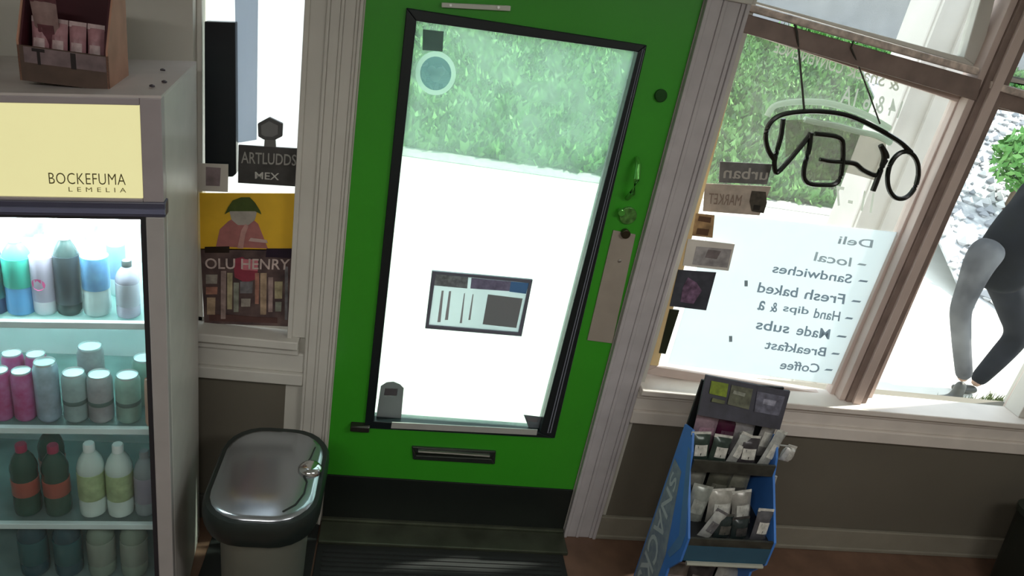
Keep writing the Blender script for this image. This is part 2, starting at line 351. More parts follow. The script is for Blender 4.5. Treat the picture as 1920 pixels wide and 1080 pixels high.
obj('header_band', Q([(958, 528), (992, 531), (986, 551), (955, 547)], 0.0088, 0.001), mat('header_blue', (0.10, 0.26, 0.55), 0.6), nb)
pb = MB()
for (a, b, c, d) in ((828, 545, 834, 604), (842, 546, 848, 600), (870, 550, 874, 606), (886, 552, 890, 600)):
    pb.prism([at(a, b, 0.0088), at(c - 2, b, 0.0088), at(c - 8, d, 0.0088), at(a - 8, d, 0.0088)], (0, 0.001, 0))
obj('print_columns', pb, mat('pale_print', (0.50, 0.52, 0.55), 0.6), nb)
obj('print_picture', Q([(915, 552), (980, 560), (968, 615), (905, 608)], 0.0088, 0.001), paper_mat('print_picture', (0.42, 0.41, 0.42), 0.5), nb)
o = thing('rounded_sticker', 'pale grey sticker with rounded top in bottom left corner of door glass', 'sticker', at(733, 785, YG))
pts = [(705, 785), (752, 786), (757, 728), (750, 721), (738, 716), (725, 717), (714, 724)]
obj('sticker_sheet', MB().prism([at(a, b, YG) for a, b in pts], (0, 0.002, 0)), paper_mat('grey_film', (0.30, 0.28, 0.29), 0.8), o)
obj('sticker_print', Q([(722, 728), (746, 729), (744, 742), (720, 741)], YG - 0.001, 0.001), paper_mat('grey_film_light', (0.40, 0.37, 0.39), 0.8), o)
o = thing('wedge_sticker', 'small grey flared sticker in bottom right corner of door glass', 'sticker', at(1000, 806, YG))
obj('sticker_sheet', MB().prism([at(a, b, YG) for a, b in ((982, 778), (1016, 782), (1010, 806), (992, 804))], (0, 0.002, 0)), paper_mat('grey_film_dark', (0.26, 0.25, 0.27), 0.7), o)
obj('sticker_print', MB().prism([at(a, b, YG) for a, b in ((988, 783), (1009, 785), (1006, 792), (990, 790))], (0, 0.001, 0)).prism([at(a, b, YG - 0.002) for a, b in ((988, 783), (1009, 785), (1006, 792), (990, 790))], (0, 0.001, 0)), paper_mat('grey_film_light2', (0.5, 0.48, 0.5), 0.7), o)
tag(obj('door_stop', MB().box((0.075, -0.030, 0.462), (0.145, 0.012, 0.486)), mat('dark_stop', (0.02, 0.018, 0.015), 0.5), base=True, bevel=0.004), 'small black block on the glass frame below the rounded sticker', 'door stop')

# ------------------------------------------------------------------ left window: posters and signs
YL = 0.020
tag(obj('black_board', MB().prism([at(a, b, YL) for a, b in ((383, 40), (441, 42), (443, 326), (436, 332), (384, 332))], (0, 0.03, 0)), mat('black_panel', (0.006, 0.010, 0.014), 0.3), base=True, bevel=0.003), 'tall black board standing in the left window beside the fridge', 'board')
bp = paper_mat('pale_blue_paper', (0.72, 0.78, 0.86), 0.5)
o = tag(obj('blue_paper_sheet', Q([(440, -30), (484, -28), (481, 262), (445, 268)], 0.055, 0.002), bp, base=True), 'pale blue paper strip taped inside the left window', 'paper')
ps = thing('yellow_poster', 'yellow poster with a person in a green cap above a dark photo collage', 'poster', at(460, 612, YL))
PZ = YL + 0.004
obj('poster_sheet', Q([(374, 362), (554, 363), (548, 470), (376, 468)], PZ, 0.003), mat('poster_yellow', (0.80, 0.48, 0.03), 0.45, var=0.15, scale=6), ps)
obj('lower_sheet', Q([(376, 466), (548, 468), (541, 612), (383, 606)], PZ, 0.003), mat('poster_dark', (0.05, 0.03, 0.035), 0.45, col2=(0.17, 0.11, 0.10), scale=16), ps)
def pp(name, pts, col, dy, rough=0.5, var=0.15):
    return obj(name, MB().prism([at(a, b, PZ - dy) for a, b in pts], (0, 0.001, 0)), mat('print_%02d%02d%02d' % tuple(int(c * 99) for c in col), col, rough, var=var, scale=30), ps)
pp('printed_figure', [(405, 462), (412, 430), (428, 415), (440, 408), (470, 408), (484, 420), (492, 440), (502, 466)], (0.42, 0.16, 0.15), 0.001)
pp('printed_face', [(430, 396), (482, 396), (478, 412), (466, 422), (446, 422), (434, 412)], (0.42, 0.38, 0.33), 0.002)
pp('printed_cap', [(421, 402), (428, 388), (436, 376), (452, 370), (468, 370), (478, 380), (488, 396), (490, 402), (478, 396), (432, 396)], (0.06, 0.09, 0.015), 0.003)
pp('printed_arm', [(445, 465), (452, 432), (460, 420), (466, 424), (460, 440), (456, 466)], (0.55, 0.30, 0.27), 0.003)
pp('printed_arm', [(466, 452), (470, 446), (500, 450), (502, 456)], (0.60, 0.42, 0.38), 0.003)
pp('dark_band', [(384, 463), (430, 462), (430, 474), (384, 474)], (0.02, 0.01, 0.005), 0.002)
pp('dark_band', [(500, 466), (547, 466), (546, 484), (498, 482)], (0.015, 0.005, 0.02), 0.002)
tx = text_at('poster_lettering', 'OLU HENRY', [(384, 484), (544, 486), (542, 506), (385, 504)], PZ - 0.003, mat('lettering_pink_white', (0.62, 0.50, 0.46), 0.5, var=0.25, scale=30), ps, off=0.012)
pp('red_blotch', [(437, 486), (455, 482), (484, 505), (480, 524), (460, 530), (440, 520)], (0.30, 0.04, 0.07), 0.002)
pp('pink_block', [(454, 486), (484, 487), (483, 508), (454, 506)], (0.60, 0.18, 0.22), 0.0025)
rng = random.Random(3)
cols = [(0.34, 0.30, 0.26), (0.40, 0.19, 0.14), (0.42, 0.30, 0.20), (0.36, 0.26, 0.24), (0.42, 0.36, 0.22), (0.26, 0.27, 0.22), (0.20, 0.19, 0.20)]
for i, (a, b, c, d) in enumerate(((386, 515, 408, 532), (386, 538, 408, 552), (388, 558, 404, 590), (414, 508, 424, 598), (426, 512, 436, 580), (438, 530, 448, 585), (450, 528, 474, 550), (452, 560, 470, 575), (478, 512, 486, 570), (488, 512, 500, 590), (503, 520, 512, 585), (515, 528, 530, 560), (516, 566, 528, 584), (534, 500, 540, 600))):
    pp('collage_picture', [(a, b), (c, b), (c - 1, d), (a, d)], cols[i % 7], 0.0022, var=0.4)
pp('collage_base', [(392, 590), (430, 590), (470, 594), (520, 596), (520, 606), (392, 602)], (0.10, 0.045, 0.04), 0.002)
# dark two-line sign
ds = thing('dark_sign', 'dark grey sign with two lines of white lettering above the yellow poster', 'sign', at(503, 350, YL))
obj('sign_board', Q([(447, 272), (562, 279), (556, 350), (446, 343)], YL - 0.006, 0.008), mat('charcoal_sign', (0.055, 0.052, 0.050), 0.5, var=0.3, scale=20), ds, bevel=0.001)
white_ink = mat('white_ink', (0.55, 0.54, 0.50), 0.5)
text_at('lettering', 'ARTLUDDS', [(452, 284), (556, 290), (555, 311), (452, 306)], YL - 0.0075, mat('grey_ink', (0.36, 0.35, 0.32), 0.5), ds, off=0.01)
text_at('lettering', 'MEX', [(478, 322), (524, 325), (523, 338), (478, 335)], YL - 0.0075, white_ink, ds, off=0.01)
obj('sign_edge', Q([(556, 282), (563, 283), (561, 332), (555, 330)], YL - 0.008, 0.008), mat('black_edge', (0.004, 0.004, 0.006), 0.5), ds)
hx = thing('hexagonal_badge', 'grey hexagonal badge standing on top of the dark sign', 'badge', at(506, 272, YL))
hexp = [(483, 232), (505, 220), (530, 232), (529, 256), (515, 263), (494, 262), (484, 256)]
obj('badge_plate', MB().prism([at(a, b, YL - 0.006) for a, b in hexp], (0, 0.012, 0)), mat('badge_grey', (0.09, 0.09, 0.09), 0.5), hx, bevel=0.002)
obj('badge_face', MB().prism([at(505 + (a - 506) * 0.68, 243 + (b - 243) * 0.68, YL - 0.008) for a, b in hexp], (0, 0.003, 0)), mat('badge_light', (0.19, 0.19, 0.19), 0.5), hx)
obj('badge_stem', Q([(496, 260), (516, 261), (517, 276), (495, 275)], YL - 0.004, 0.008), mat('badge_stem', (0.16, 0.16, 0.15), 0.5), hx)
wc = thing('white_card', 'small white bordered card left of the dark sign', 'card', at(398, 360, YL))
obj('card_sheet', Q([(366, 306), (428, 308), (427, 360), (366, 358)], YL - 0.010, 0.003), mat('white_card', (0.62, 0.58, 0.52), 0.5), wc)
obj('card_print', Q([(386, 313), (414, 315), (412, 349), (386, 348)], YL - 0.0115, 0.001), mat('mauve_print', (0.26, 0.20, 0.21), 0.5, var=0.3, scale=30), wc)

# ------------------------------------------------------------------ right window: neon sign, poster, stickers
YS = 0.018
def z2(x, y): return (1240 + x / 2.572, y / 2.572)
def sm(pts, n=4):                          # Catmull-Rom through sighted points
    out = []; P = pts
    for i in range(len(P) - 1):
        p0 = P[max(i - 1, 0)]; p1 = P[i]; p2 = P[i + 1]; p3 = P[min(i + 2, len(P) - 1)]
        for t_ in range(n):
            t = t_ / n
            out.append(tuple(0.5 * (2 * p1[k] + (p2[k] - p0[k]) * t + (2 * p0[k] - 5 * p1[k] + 4 * p2[k] - p3[k]) * t * t + (3 * p1[k] - p0[k] - 3 * p2[k] + p3[k]) * t ** 3) for k in (0, 1)))
    out.append(P[-1]); return out
def neon(name, pts, r, m, y, parent):
    return obj(name, MB().tube([at(*z2(a, b), y) for a, b in sm(pts)], r, 8), m, parent, smooth=True)
on = thing('open_sign', 'black oval sign reading OPEN, seen reversed, hanging in the right window', 'sign', at(1580, 370, YS))
nb_ = mat('black_neon_tube', (0.004, 0.006, 0.004), 0.25)
pale = paper_mat('pale_tube', (0.85, 0.95, 0.85), 0.5)
neon('oval_tube', [(545, 770), (515, 720), (503, 660), (520, 600), (565, 560), (640, 542), (750, 537), (870, 550), (960, 580), (1060, 630), (1150, 685), (1205, 735)], 0.0085, nb_, YS, on)
neon('letter_tube', [(588, 572), (578, 650), (560, 720), (545, 780), (552, 830), (575, 818), (640, 745), (700, 672), (722, 640)], 0.0085, nb_, YS, on)['label'] = 'reversed N'
neon('letter_tube', [(722, 640), (712, 720), (690, 800), (688, 858), (715, 886), (780, 892), (835, 888), (862, 858), (872, 800), (876, 730), (860, 665), (740, 645)], 0.0085, nb_, YS - 0.004, on)['label'] = 'reversed E'
neon('letter_bar', [(764, 768), (815, 778), (872, 782)], 0.007, nb_, YS - 0.006, on)
neon('letter_tube', [(876, 782), (935, 790), (975, 822), (1040, 845), (1072, 790), (1088, 752), (1060, 702)], 0.0085, nb_, YS, on)['label'] = 'reversed P bowl'
neon('letter_tube', [(1058, 700), (1075, 760), (1050, 840), (1020, 920)], 0.0095, nb_, YS - 0.004, on)['label'] = 'reversed P stem'
O = [(1165 + 76 * math.cos(a * math.pi / 8) + 14 * math.sin(-a * math.pi / 8) * -1, 845 + 112 * math.sin(a * math.pi / 8)) for a in range(17)]
O = [(1165 + 74 * math.cos(a * math.pi / 8) - 12 * math.sin(a * math.pi / 8), 845 + 114 * math.sin(a * math.pi / 8)) for a in range(17)]
neon('letter_tube', O, 0.0085, nb_, YS - 0.002, on)['label'] = 'reversed O'
neon('rim_tube', [(510, 560), (540, 515), (600, 496), (700, 490), (800, 497), (900, 522), (1000, 562), (1100, 620)], 0.0105, pale, YS + 0.012, on)
neon('inner_tube', [(690, 575), (760, 592), (850, 608), (940, 632), (1040, 655), (1105, 690)], 0.0100, pale, YS + 0.012, on)
backing = glass_mat('grey_acrylic', tint=(0.72, 0.70, 0.66), haze=0.14, hazecol=(0.4, 0.4, 0.36), refl=0.03)
obj('backing_panel', MB().prism([at(*z2(a, b), YS + 0.010) for a, b in ((600, 580), (760, 575), (900, 610), (1080, 670), (1090, 760), (1030, 870), (960, 850), (880, 830), (860, 870), (700, 870), (690, 700), (600, 760))], (0, 0.003, 0)), backing, on)
obj('hanging_cord', MB().tube([at(1489, 40, -0.008), at(1494, 60, -0.012), at(1500, 120, 0.012), at(1508, 208, 0.016)], 0.0035, 6), mat('dark_cord', (0.05, 0.05, 0.04), 0.7), on)
obj('hanging_cord', MB().tube([at(1600, 76, -0.008), at(1596, 90, -0.010), at(1620, 150, 0.012), at(1650, 232, 0.016)], 0.0025, 6), mat('dark_cord', (0, 0, 0)), on)
# big white poster with mirrored list
wp = thing('list_poster', 'large white paper with a reversed handwritten list under the OPEN sign', 'poster', at(1440, 720, 0.05))
obj('poster_sheet', Q([(1338, 400), (1686, 436), (1574, 722), (1252, 682)], 0.0555, 0.002), paper_mat('backlit_paper', (0.90, 0.95, 0.97), 0.75), wp)
ink = paper_mat('grey_marker', (0.30, 0.36, 0.42), 0.5); ink2 = paper_mat('pale_marker', (0.48, 0.53, 0.56), 0.5)
def line(s_, x0, y0, x1, y1, h, m=ink):
    n = len(s_); q = 0                      # reversed: the line starts at its right end; each word is a piece of its own
    for wd in s_.split(' '):
        f0 = 1 - q / n; f1 = 1 - (q + len(wd)) / n; q += len(wd) + 1
        px = lambda f: (x0 + (x1 - x0) * f, y0 + (y1 - y0) * f)
        (ax, ay), (bx, by) = px(f1), px(f0); hh = h if wd != '-' else 3; dy = 0 if wd != '-' else h * 0.45
        text_at('handwriting', wd, [(ax, ay + dy), (bx, by + dy), (bx - 3, by + dy + hh), (ax - 5, ay + dy + hh)], 0.0540, m, wp, mirror=True, off=0.015)
line('Deli', 1575, 442, 1638, 450, 15, ink2)
line('- local', 1530, 472, 1625, 488, 17, ink2)
line('- Sandwiches', 1452, 494, 1628, 519, 17)
line('- Fresh baked', 1424, 529, 1615, 556, 19)
line('- Hand dips & a', 1424, 563, 1600, 588, 18)
line('- Made subs', 1421, 598, 1588, 622, 19)
line('- Breakfast', 1438, 637, 1575, 655, 17)
line('- Coffee', 1466, 675, 1562, 685, 17)
for a, b in ((1399, 532), (1370, 636)): obj('pen_mark', MB().prism([at(a + dx, b + dy, 0.0540) for dx, dy in ((-3, -6), (3, -6), (3, 5), (-3, 5))], (0, 0.001, 0)), ink2, wp)
# window lettering, reversed
wl = thing('window_lettering', 'white reversed painted lettering along the top of the sign window', 'lettering', at(1580, 200, 0.058))
wi = paper_mat('white_glass_paint', (0.55, 0.58, 0.50), 0.5)
for s_, c in (('CONVENIENCE', [(1456, 76), (1584, 112), (1578, 140), (1450, 98)]), ('& Snack', [(1592, 118), (1690, 146), (1684, 172), (1588, 142)]),
              ('14 & 6 1A', [(1582, 158), (1694, 190), (1684, 222), (1574, 194)]), ('11 - 7', [(1568, 348), (1640, 362), (1634, 400), (1560, 384)])):
    text_at('reversed_lettering', s_, c, 0.0575, wi, wl, mirror=True, off=0.008)
# stickers up the left edge
st = thing('lettered_sticker', 'grey lettered sticker just below the left end of the OPEN sign', 'sticker', at(1400, 350, 0.045))
obj('sticker_sheet', Q([(1350, 303), (1448, 308), (1438, 346), (1348, 342)], 0.050, 0.003), mat('mid_grey_vinyl', (0.17, 0.165, 0.16), 0.5, var=0.25, scale=25), st)
text_at('lettering', 'urban', [(1358, 312), (1442, 317), (1438, 338), (1356, 334)], 0.0485, mat('light_ink', (0.50, 0.47, 0.42), 0.5), st, mirror=True, off=0.012)
st = thing('beige_label', 'beige label with faded brown print below the grey lettered sticker', 'label', at(1370, 400, 0.045))
obj('label_sheet', Q([(1322, 344), (1446, 350), (1424, 404), (1318, 396)], 0.051, 0.002), mat('beige_paper', (0.50, 0.42, 0.35), 0.6, var=0.15, scale=30), st)
text_at('faded_print', 'MARKET', [(1330, 362), (1392, 366), (1388, 386), (1328, 382)], 0.0496, mat('faded_brown', (0.27, 0.20, 0.16), 0.6), st, mirror=True)
st = thing('dark_emblem_sticker', 'small dark bottle-shaped emblem at the corner of the white list poster', 'sticker', at(1422, 400, 0.045))
obj('emblem_shape', MB().prism([at(a, b, 0.0475) for a, b in ((1410, 358), (1436, 360), (1438, 380), (1432, 400), (1410, 396), (1406, 378))], (0, 0.002, 0)), mat('emblem_dark', (0.07, 0.06, 0.045), 0.5, var=0.4, scale=50), st)
obj('emblem_core', MB().prism([at(a, b, 0.046) for a, b in ((1414, 384), (1426, 386), (1424, 395), (1413, 393))], (0, 0.001, 0)), mat('emblem_black', (0.015, 0.012, 0.01), 0.5), st)
st = thing('brown_sticker', 'small brown and gold sticker on the left edge of the sign window', 'sticker', at(1320, 446, 0.045))
obj('sticker_sheet', Q([(1305, 400), (1340, 404), (1336, 446), (1298, 442)], 0.033, 0.003), mat('gold_brown', (0.40, 0.25, 0.12), 0.5, var=0.4, scale=30), st)
obj('sticker_print', Q([(1311, 405), (1334, 408), (1332, 418), (1309, 414)], 0.0315, 0.001), mat('brown_print', (0.12, 0.06, 0.03), 0.5), st)
obj('sticker_print', Q([(1308, 428), (1330, 430), (1327, 442), (1305, 439)], 0.0315, 0.001), mat('brown_print', (0, 0, 0)), st)
st = thing('white_notice_card', 'white card with grey printing over the left edge of the list poster', 'card', at(1325, 510, 0.045))
obj('card_sheet', Q([(1290, 448), (1378, 458), (1366, 508), (1280, 498)], 0.031, 0.003), mat('card_white', (0.74, 0.70, 0.64), 0.5), st)
obj('card_print', Q([(1306, 462), (1372, 468), (1364, 502), (1298, 496)], 0.0295, 0.001), mat('card_grey', (0.36, 0.34, 0.34), 0.5, var=0.35, scale=30), st)
obj('card_mark', Q([(1328, 468), (1352, 471), (1344, 486), (1322, 483)], 0.0285, 0.001), mat('card_dark', (0.20, 0.17, 0.17), 0.5, var=0.3, scale=30), st)
st = thing('dark_flyer', 'dark slate flyer with a mauve drawing below the white card', 'flyer', at(1300, 580, 0.045))
obj('flyer_sheet', Q([(1272, 506), (1343, 511), (1324, 582), (1256, 574)], 0.030, 0.003), mat('slate_flyer', (0.055, 0.058, 0.075), 0.5, var=0.3, scale=25), st)
obj('flyer_drawing', MB().prism([at(a, b, 0.0285) for a, b in ((1290, 520), (1306, 530), (1316, 545), (1300, 570), (1276, 566), (1280, 540))], (0, 0.001, 0)), mat('mauve_drawing', (0.17, 0.10, 0.17), 0.5, var=0.6, scale=50), st)
tag(obj('black_window_strip', Q([(1256, 580), (1274, 582), (1248, 664), (1236, 662)], 0.030, 0.006), mat('black_strip', (0.02, 0.025, 0.01), 0.5), base=True), 'narrow black strip below the dark flyer at the window edge', 'strip')

# ------------------------------------------------------------------ drinks fridge
FX, FY, FA, FWD, FD, FH = -0.385, -0.56, 6 * D2R, 0.66, 0.46, 1.716
ca, sa = math.cos(FA), math.sin(FA)
def F2W(u, v, z): return Vector((FX + u * ca - v * sa, FY + u * sa + v * ca, z))
def kz(z): return 0.11 * (z - 0.8) / 0.9 if z > 0.8 else -0.045 * (0.8 - z) / 0.4
def S(u, v, z): return (u, v, z + u * kz(z))   # sheared to follow the lens bend: the top falls away to the left
def sbox(mb, a, b, k=0):
    (u0, v0, z0), (u1, v1, z1) = a, b
    return mb.add([S(u0, v0, z0), S(u1, v0, z0), S(u1, v1, z0), S(u0, v1, z0), S(u0, v0, z1), S(u1, v0, z1), S(u1, v1, z1), S(u0, v1, z1)],
                  [(0, 3, 2, 1), (4, 5, 6, 7), (0, 1, 5, 4), (1, 2, 6, 5), (2, 3, 7, 6), (3, 0, 4, 7)], k)
fr = thing('drinks_fridge', 'tall glass-door drinks fridge with a lit yellow header at the left', 'fridge', (FX, FY, 0), FA)
fgrey = mat('fridge_grey', (0.40, 0.38, 0.37), 0.4, var=0.05); fin = mat('fridge_liner', (0.78, 0.79, 0.80), 0.4)
fdark = mat('fridge_dark_bar', (0.07, 0.07, 0.11), 0.35)
mb = MB()
sbox(mb, (-FWD, 0.03, 0.0), (-FWD + 0.035, FD, FH)); sbox(mb, (-0.03, 0.03, 0.0), (0.0, FD, FH))
sbox(mb, (-FWD + 0.035, 0.03, FH - 0.03), (-0.03, FD, FH)); sbox(mb, (-FWD + 0.035, FD - 0.03, 0.0), (-0.03, FD, FH - 0.03)); sbox(mb, (-FWD + 0.035, 0.03, 0.0), (-0.03, FD - 0.03, 0.10))
obj('cabinet', mb, mat('fridge_side', (0.56, 0.53, 0.50), 0.4, var=0.05), fr, local=True, bevel=0.004)
obj('top_panel', sbox(MB(), (-FWD, 0.0, FH), (0.0, FD, FH + 0.006)), mat('fridge_top', (0.55, 0.50, 0.48), 0.45), fr, local=True)
mb = MB(); sbox(mb, (-FWD + 0.035, FD - 0.036, 0.10), (-0.03, FD - 0.031, 1.46)); sbox(mb, (-0.036, 0.04, 0.10), (-0.031, FD - 0.036, 1.46)); sbox(mb, (-FWD + 0.035, 0.04, 0.10), (-FWD + 0.04, FD - 0.036, 1.46)); sbox(mb, (-FWD + 0.035, 0.035, 1.455), (-0.031, FD - 0.036, 1.46))
obj('inner_liner', mb, fin, fr, local=True)
for i_, (a, b) in enumerate(((305, 130), (308, 152), (285, 160))):
    d = ray(a, b); wv = CAM + d * ((FH + 0.008 - CAM.z) / d.z) - Vector((FX, FY, 0)); pu, pv = wv.x * ca + wv.y * sa, -wv.x * sa + wv.y * ca
    obj('hinge_screw', MB().lathe([(0.006, 0), (0.006, 0.003), (0.002, 0.005)], (min(pu, -0.012), pv, FH + 0.005), 10), mat('screw_dark', (0.05, 0.04, 0.05), 0.5), fr, local=True)
# header box
mb = MB(); sbox(mb, (-FWD, -0.002, 1.474), (-0.044, 0.03, 1.482)); sbox(mb, (-FWD, -0.002, 1.700), (-0.044, 0.03, FH)); sbox(mb, (-0.044, -0.002, 1.474), (0.0, 0.03, FH)); sbox(mb, (-FWD, -0.002, 1.48), (-FWD + 0.02, 0.03, 1.70))
obj('header_frame', mb, mat('header_taupe', (0.36, 0.32, 0.33), 0.4), fr, local=True, bevel=0.002)
hd = obj('header_panel', sbox(MB(), (-FWD + 0.02, 0.004, 1.482), (-0.046, 0.02, 1.700)), mat('lit_yellow_panel', (0.34, 0.32, 0.20), 0.4, emit=(0.82, 0.77, 0.38), es=0.80), fr, local=True)
hd['label'] = 'backlit pale yellow header panel'
hdk = mat('olive_ink', (0.22, 0.19, 0.06), 0.5)
def ftext(s_, u0, u1, z0, z1, v, m, name, parent, **k):
    c = [S(u0, v, z1), S(u1, v, z1), S(u1, v, z0), S(u0, v, z0)]
    return obj(name, textq(s_, c, **k), m, parent, local=True)
ftext('BOCKEFUMA', -0.236, -0.080, 1.514, 1.541, 0.0025, mat('olive_ink_dark', (0.12, 0.10, 0.03), 0.5), 'header_lettering', hd, off=-0.006, spacing=1.05)
ftext('LEMELIA', -0.198, -0.080, 1.496, 1.507, 0.0025, hdk, 'header_lettering', hd, spacing=1.8)
# door
mb = MB(); sbox(mb, (-FWD, -0.006, 1.438), (0.004, 0.03, 1.475))
obj('header_rail', mb, fdark, fr, local=True, bevel=0.003)
obj('rail_highlight', sbox(MB(), (-FWD, -0.012, 1.448), (0.004, -0.006, 1.460)), mat('rail_blue', (0.15, 0.16, 0.25), 0.3), fr, local=True)
df = MB(); sbox(df, (-FWD, -0.004, 0.10), (-FWD + 0.045, 0.028, 1.438)); sbox(df, (-0.040, -0.004, 0.10), (0.0, 0.028, 1.438)); sbox(df, (-FWD + 0.045, -0.004, 0.10), (-0.040, 0.028, 0.15))
fd_ = obj('door', df, fgrey, fr, local=True, bevel=0.003)
mb = MB(); sbox(mb, (-0.052, -0.001, 0.15), (-0.040, 0.020, 1.438)); sbox(mb, (-FWD + 0.045, -0.001, 1.430), (-0.05, 0.02, 1.438))
obj('gasket', mb, mat('door_gasket', (0.02, 0.02, 0.025), 0.5), fd_, local=True)
obj('door_glass', sbox(MB(), (-FWD + 0.045, 0.008, 0.15), (-0.052, 0.012, 1.430)), glass_fr, fd_, local=True)
# lamps inside: a top strip and a fainter side strip
obj('lamp_strip', sbox(MB(), (-FWD + 0.06, 0.035, 1.405), (-0.06, 0.060, 1.425)), mat('led_strip', (1, 1, 1), 0.5, emit=(0.90, 1.0, 0.99), es=60.0), fr, local=True)
obj('lamp_strip', sbox(MB(), (-FWD + 0.06, FD - 0.06, 1.39), (-0.06, FD - 0.04, 1.425)), mat('led_strip', (1, 1, 1)), fr, local=True)
sg1 = glass_mat('top_shelf_glass', tint=(0.80, 0.95, 0.93), haze=0.40, hazecol=(0.75, 1.0, 0.97), refl=0.05)
SH = [1.130, 0.797, 0.452, 0.20]
shelf_m = mat('shelf_edge', (0.72, 0.80, 0.80), 0.25)
sg = glass_mat('shelf_glass', tint=(0.50, 0.56, 0.57), haze=0.36, hazecol=(0.72, 0.94, 0.92), refl=0.06)
for i, z in enumerate(SH):
    s_ = obj('shelf', sbox(MB(), (-FWD + 0.04, 0.045, z - 0.008), (-0.036, FD - 0.05, z)), sg1 if i == 0 else sg, fr, local=True)
    obj('shelf_edge', sbox(MB(), (-FWD + 0.04, 0.030, z - 0.016), (-0.036, 0.045, z + 0.004)), shelf_m, s_, local=True, bevel=0.002)
mb = MB(); sbox(mb, (-FWD, 0.0, 0.0), (0.0, 0.03, 0.095))
obj('kick_grille', mb, fdark, fr, local=True)

# drinks -------------------------------------------------------------
def sc_prof(prof, r, h): return [(a * r, b * h) for a, b in prof]
BOT = [(0.80, 0), (0.96, 0.02), (1, 0.06), (1, 0.20), (0.97, 0.22), (0.97, 0.62), (1, 0.64), (0.98, 0.70), (0.80, 0.79), (0.50, 0.87), (0.36, 0.90), (0.36, 0.93)]
CAPP = [(0.42, 0.90), (0.42, 0.985), (0.36, 1.0), (0.05, 1.0)]
CANP = [(0.74, 0), (0.82, 0.015), (1, 0.07), (1, 0.88), (0.90, 0.94), (0.86, 0.965)]
LIDP = [(0.86, 0.960), (0.88, 0.985), (0.84, 1.0), (0.78, 0.975), (0.05, 0.975)]
def bottle(r, h, body, label, cap, lab=(0.22, 0.62), name='bottle', spot=None):
    t = thing(name, '', 'bottle')
    obj('bottle_body', MB().lathe(sc_prof(BOT, r, h), seg=18), body, t, smooth=True)
    obj('label_band', MB().lathe([(r * 0.985, h * lab[0]), (r * 1.005, h * lab[0] + 0.001), (r * 1.005, h * lab[1]), (r * 0.985, h * lab[1])], seg=18), label, t, smooth=True)
    obj('bottle_cap', MB().lathe(sc_prof(CAPP, r, h), seg=14), cap, t, smooth=True)
    if spot:
        mbs = MB(); n = 12; vs = []
        for j in range(n):
            a = 2 * math.pi * j / n; x = spot[2] * math.cos(a); z = spot[1] * h + spot[2] * math.sin(a); x += spot[3]
            vs.append((x, -math.sqrt(max(0, (r * 1.03) ** 2 - x * x)), z))
        mbs.add(vs, [tuple(range(n))]); obj('label_print', mbs, spot[0], t)
    return t
def can(r, h, body, lid, band=None):
    t = thing('drink_can', '', 'can')
    obj('can_body', MB().lathe(sc_prof(CANP, r, h), seg=18), body, t, smooth=True)
    obj('can_lid', MB().lathe(sc_prof(LIDP, r, h), seg=18), lid, t, smooth=True)
    if band: obj('can_print', MB().lathe([(r * 0.99, h * 0.38), (r * 1.006, h * 0.385), (r * 1.006, h * 0.47), (r * 0.99, h * 0.475)], seg=18), band, t, smooth=True)
    return t
def put(t, u, v, z, label, group, rz=0.0, first=[None]):
    sk = z + u * kz(z) + 0.001; p = F2W(u, v, sk); t.location = p; t.rotation_euler = (0, 0, FA + rz); t['label'] = label; t['group'] = group; return t
m_clear = mat('clear_plastic', (0.62, 0.70, 0.66), 0.15, var=0.1, spec=0.7); m_white = mat('white_cap', (0.85, 0.87, 0.86), 0.4)
m_dkcap = mat('dark_cap', (0.03, 0.05, 0.05), 0.4); G1 = 'bottles on the top fridge shelf'
z = SH[0]
put(bottle(0.030, 0.20, mat('navy_bottle', (0.02, 0.06, 0.16), 0.3), mat('dark_teal_label', (0.01, 0.16, 0.16), 0.4), m_dkcap), -0.410, 0.09, z, 'dark navy bottle cut off by the left picture edge, top shelf', G1)
put(bottle(0.032, 0.212, mat('blue_drink', (0.10, 0.32, 0.60), 0.25), mat('teal_label', (0.05, 0.62, 0.48), 0.4), m_white, lab=(0.36, 0.72)), -0.352, 0.09, z, 'bottle with teal label over blue drink on top fridge shelf', G1)
put(bottle(0.027, 0.208, mat('white_drink', (0.70, 0.76, 0.84), 0.25), mat('lilac_label', (0.66, 0.62, 0.80), 0.4), mat('pink_cap', (0.85, 0.55, 0.62), 0.4), lab=(0.18, 0.75), spot=(mat('pink_spot', (0.80, 0.12, 0.36), 0.4), 0.42, 0.016, -0.004)), -0.298, 0.09, z, 'white bottle with a round pink spot on top fridge shelf', G1)
bk = put(bottle(0.029, 0.225, mat('black_bottle', (0.02, 0.05, 0.05), 0.25), mat('black_label', (0.012, 0.035, 0.05), 0.35), mat('silver_cap', (0.45, 0.50, 0.50), 0.4), lab=(0.14, 0.72)), -0.244, 0.09, z, 'black bottle with silver slashes on top fridge shelf', G1)
for dx in (-0.012, 0.004):
    mb = MB(); n = 8; vs = []; r = 0.0298
    for j in range(n):
        f_ = j / (n - 1); xx = dx + 0.010 * f_ * f_; zz = 0.06 + 0.09 * f_
        for ww in (-0.0022, 0.0022): vs.append((xx + ww, -math.sqrt((r * 1.03) ** 2 - (xx + ww) ** 2), zz))
    mb.add(vs, [(2 * j, 2 * j + 1, 2 * j + 3, 2 * j + 2) for j in range(n - 1)]); obj('label_slash', mb, mat('silver_slash', (0.45, 0.52, 0.52), 0.4), bk)
put(bottle(0.032, 0.218, mat('clear_blue_water', (0.42, 0.56, 0.56), 0.2), mat('blue_label', (0.07, 0.28, 0.62), 0.35, col2=(0.14, 0.46, 0.78), scale=30), m_clear, lab=(0.34, 0.74)), -0.181, 0.09, z, 'wide bottle with a blue label on top fridge shelf', G1)
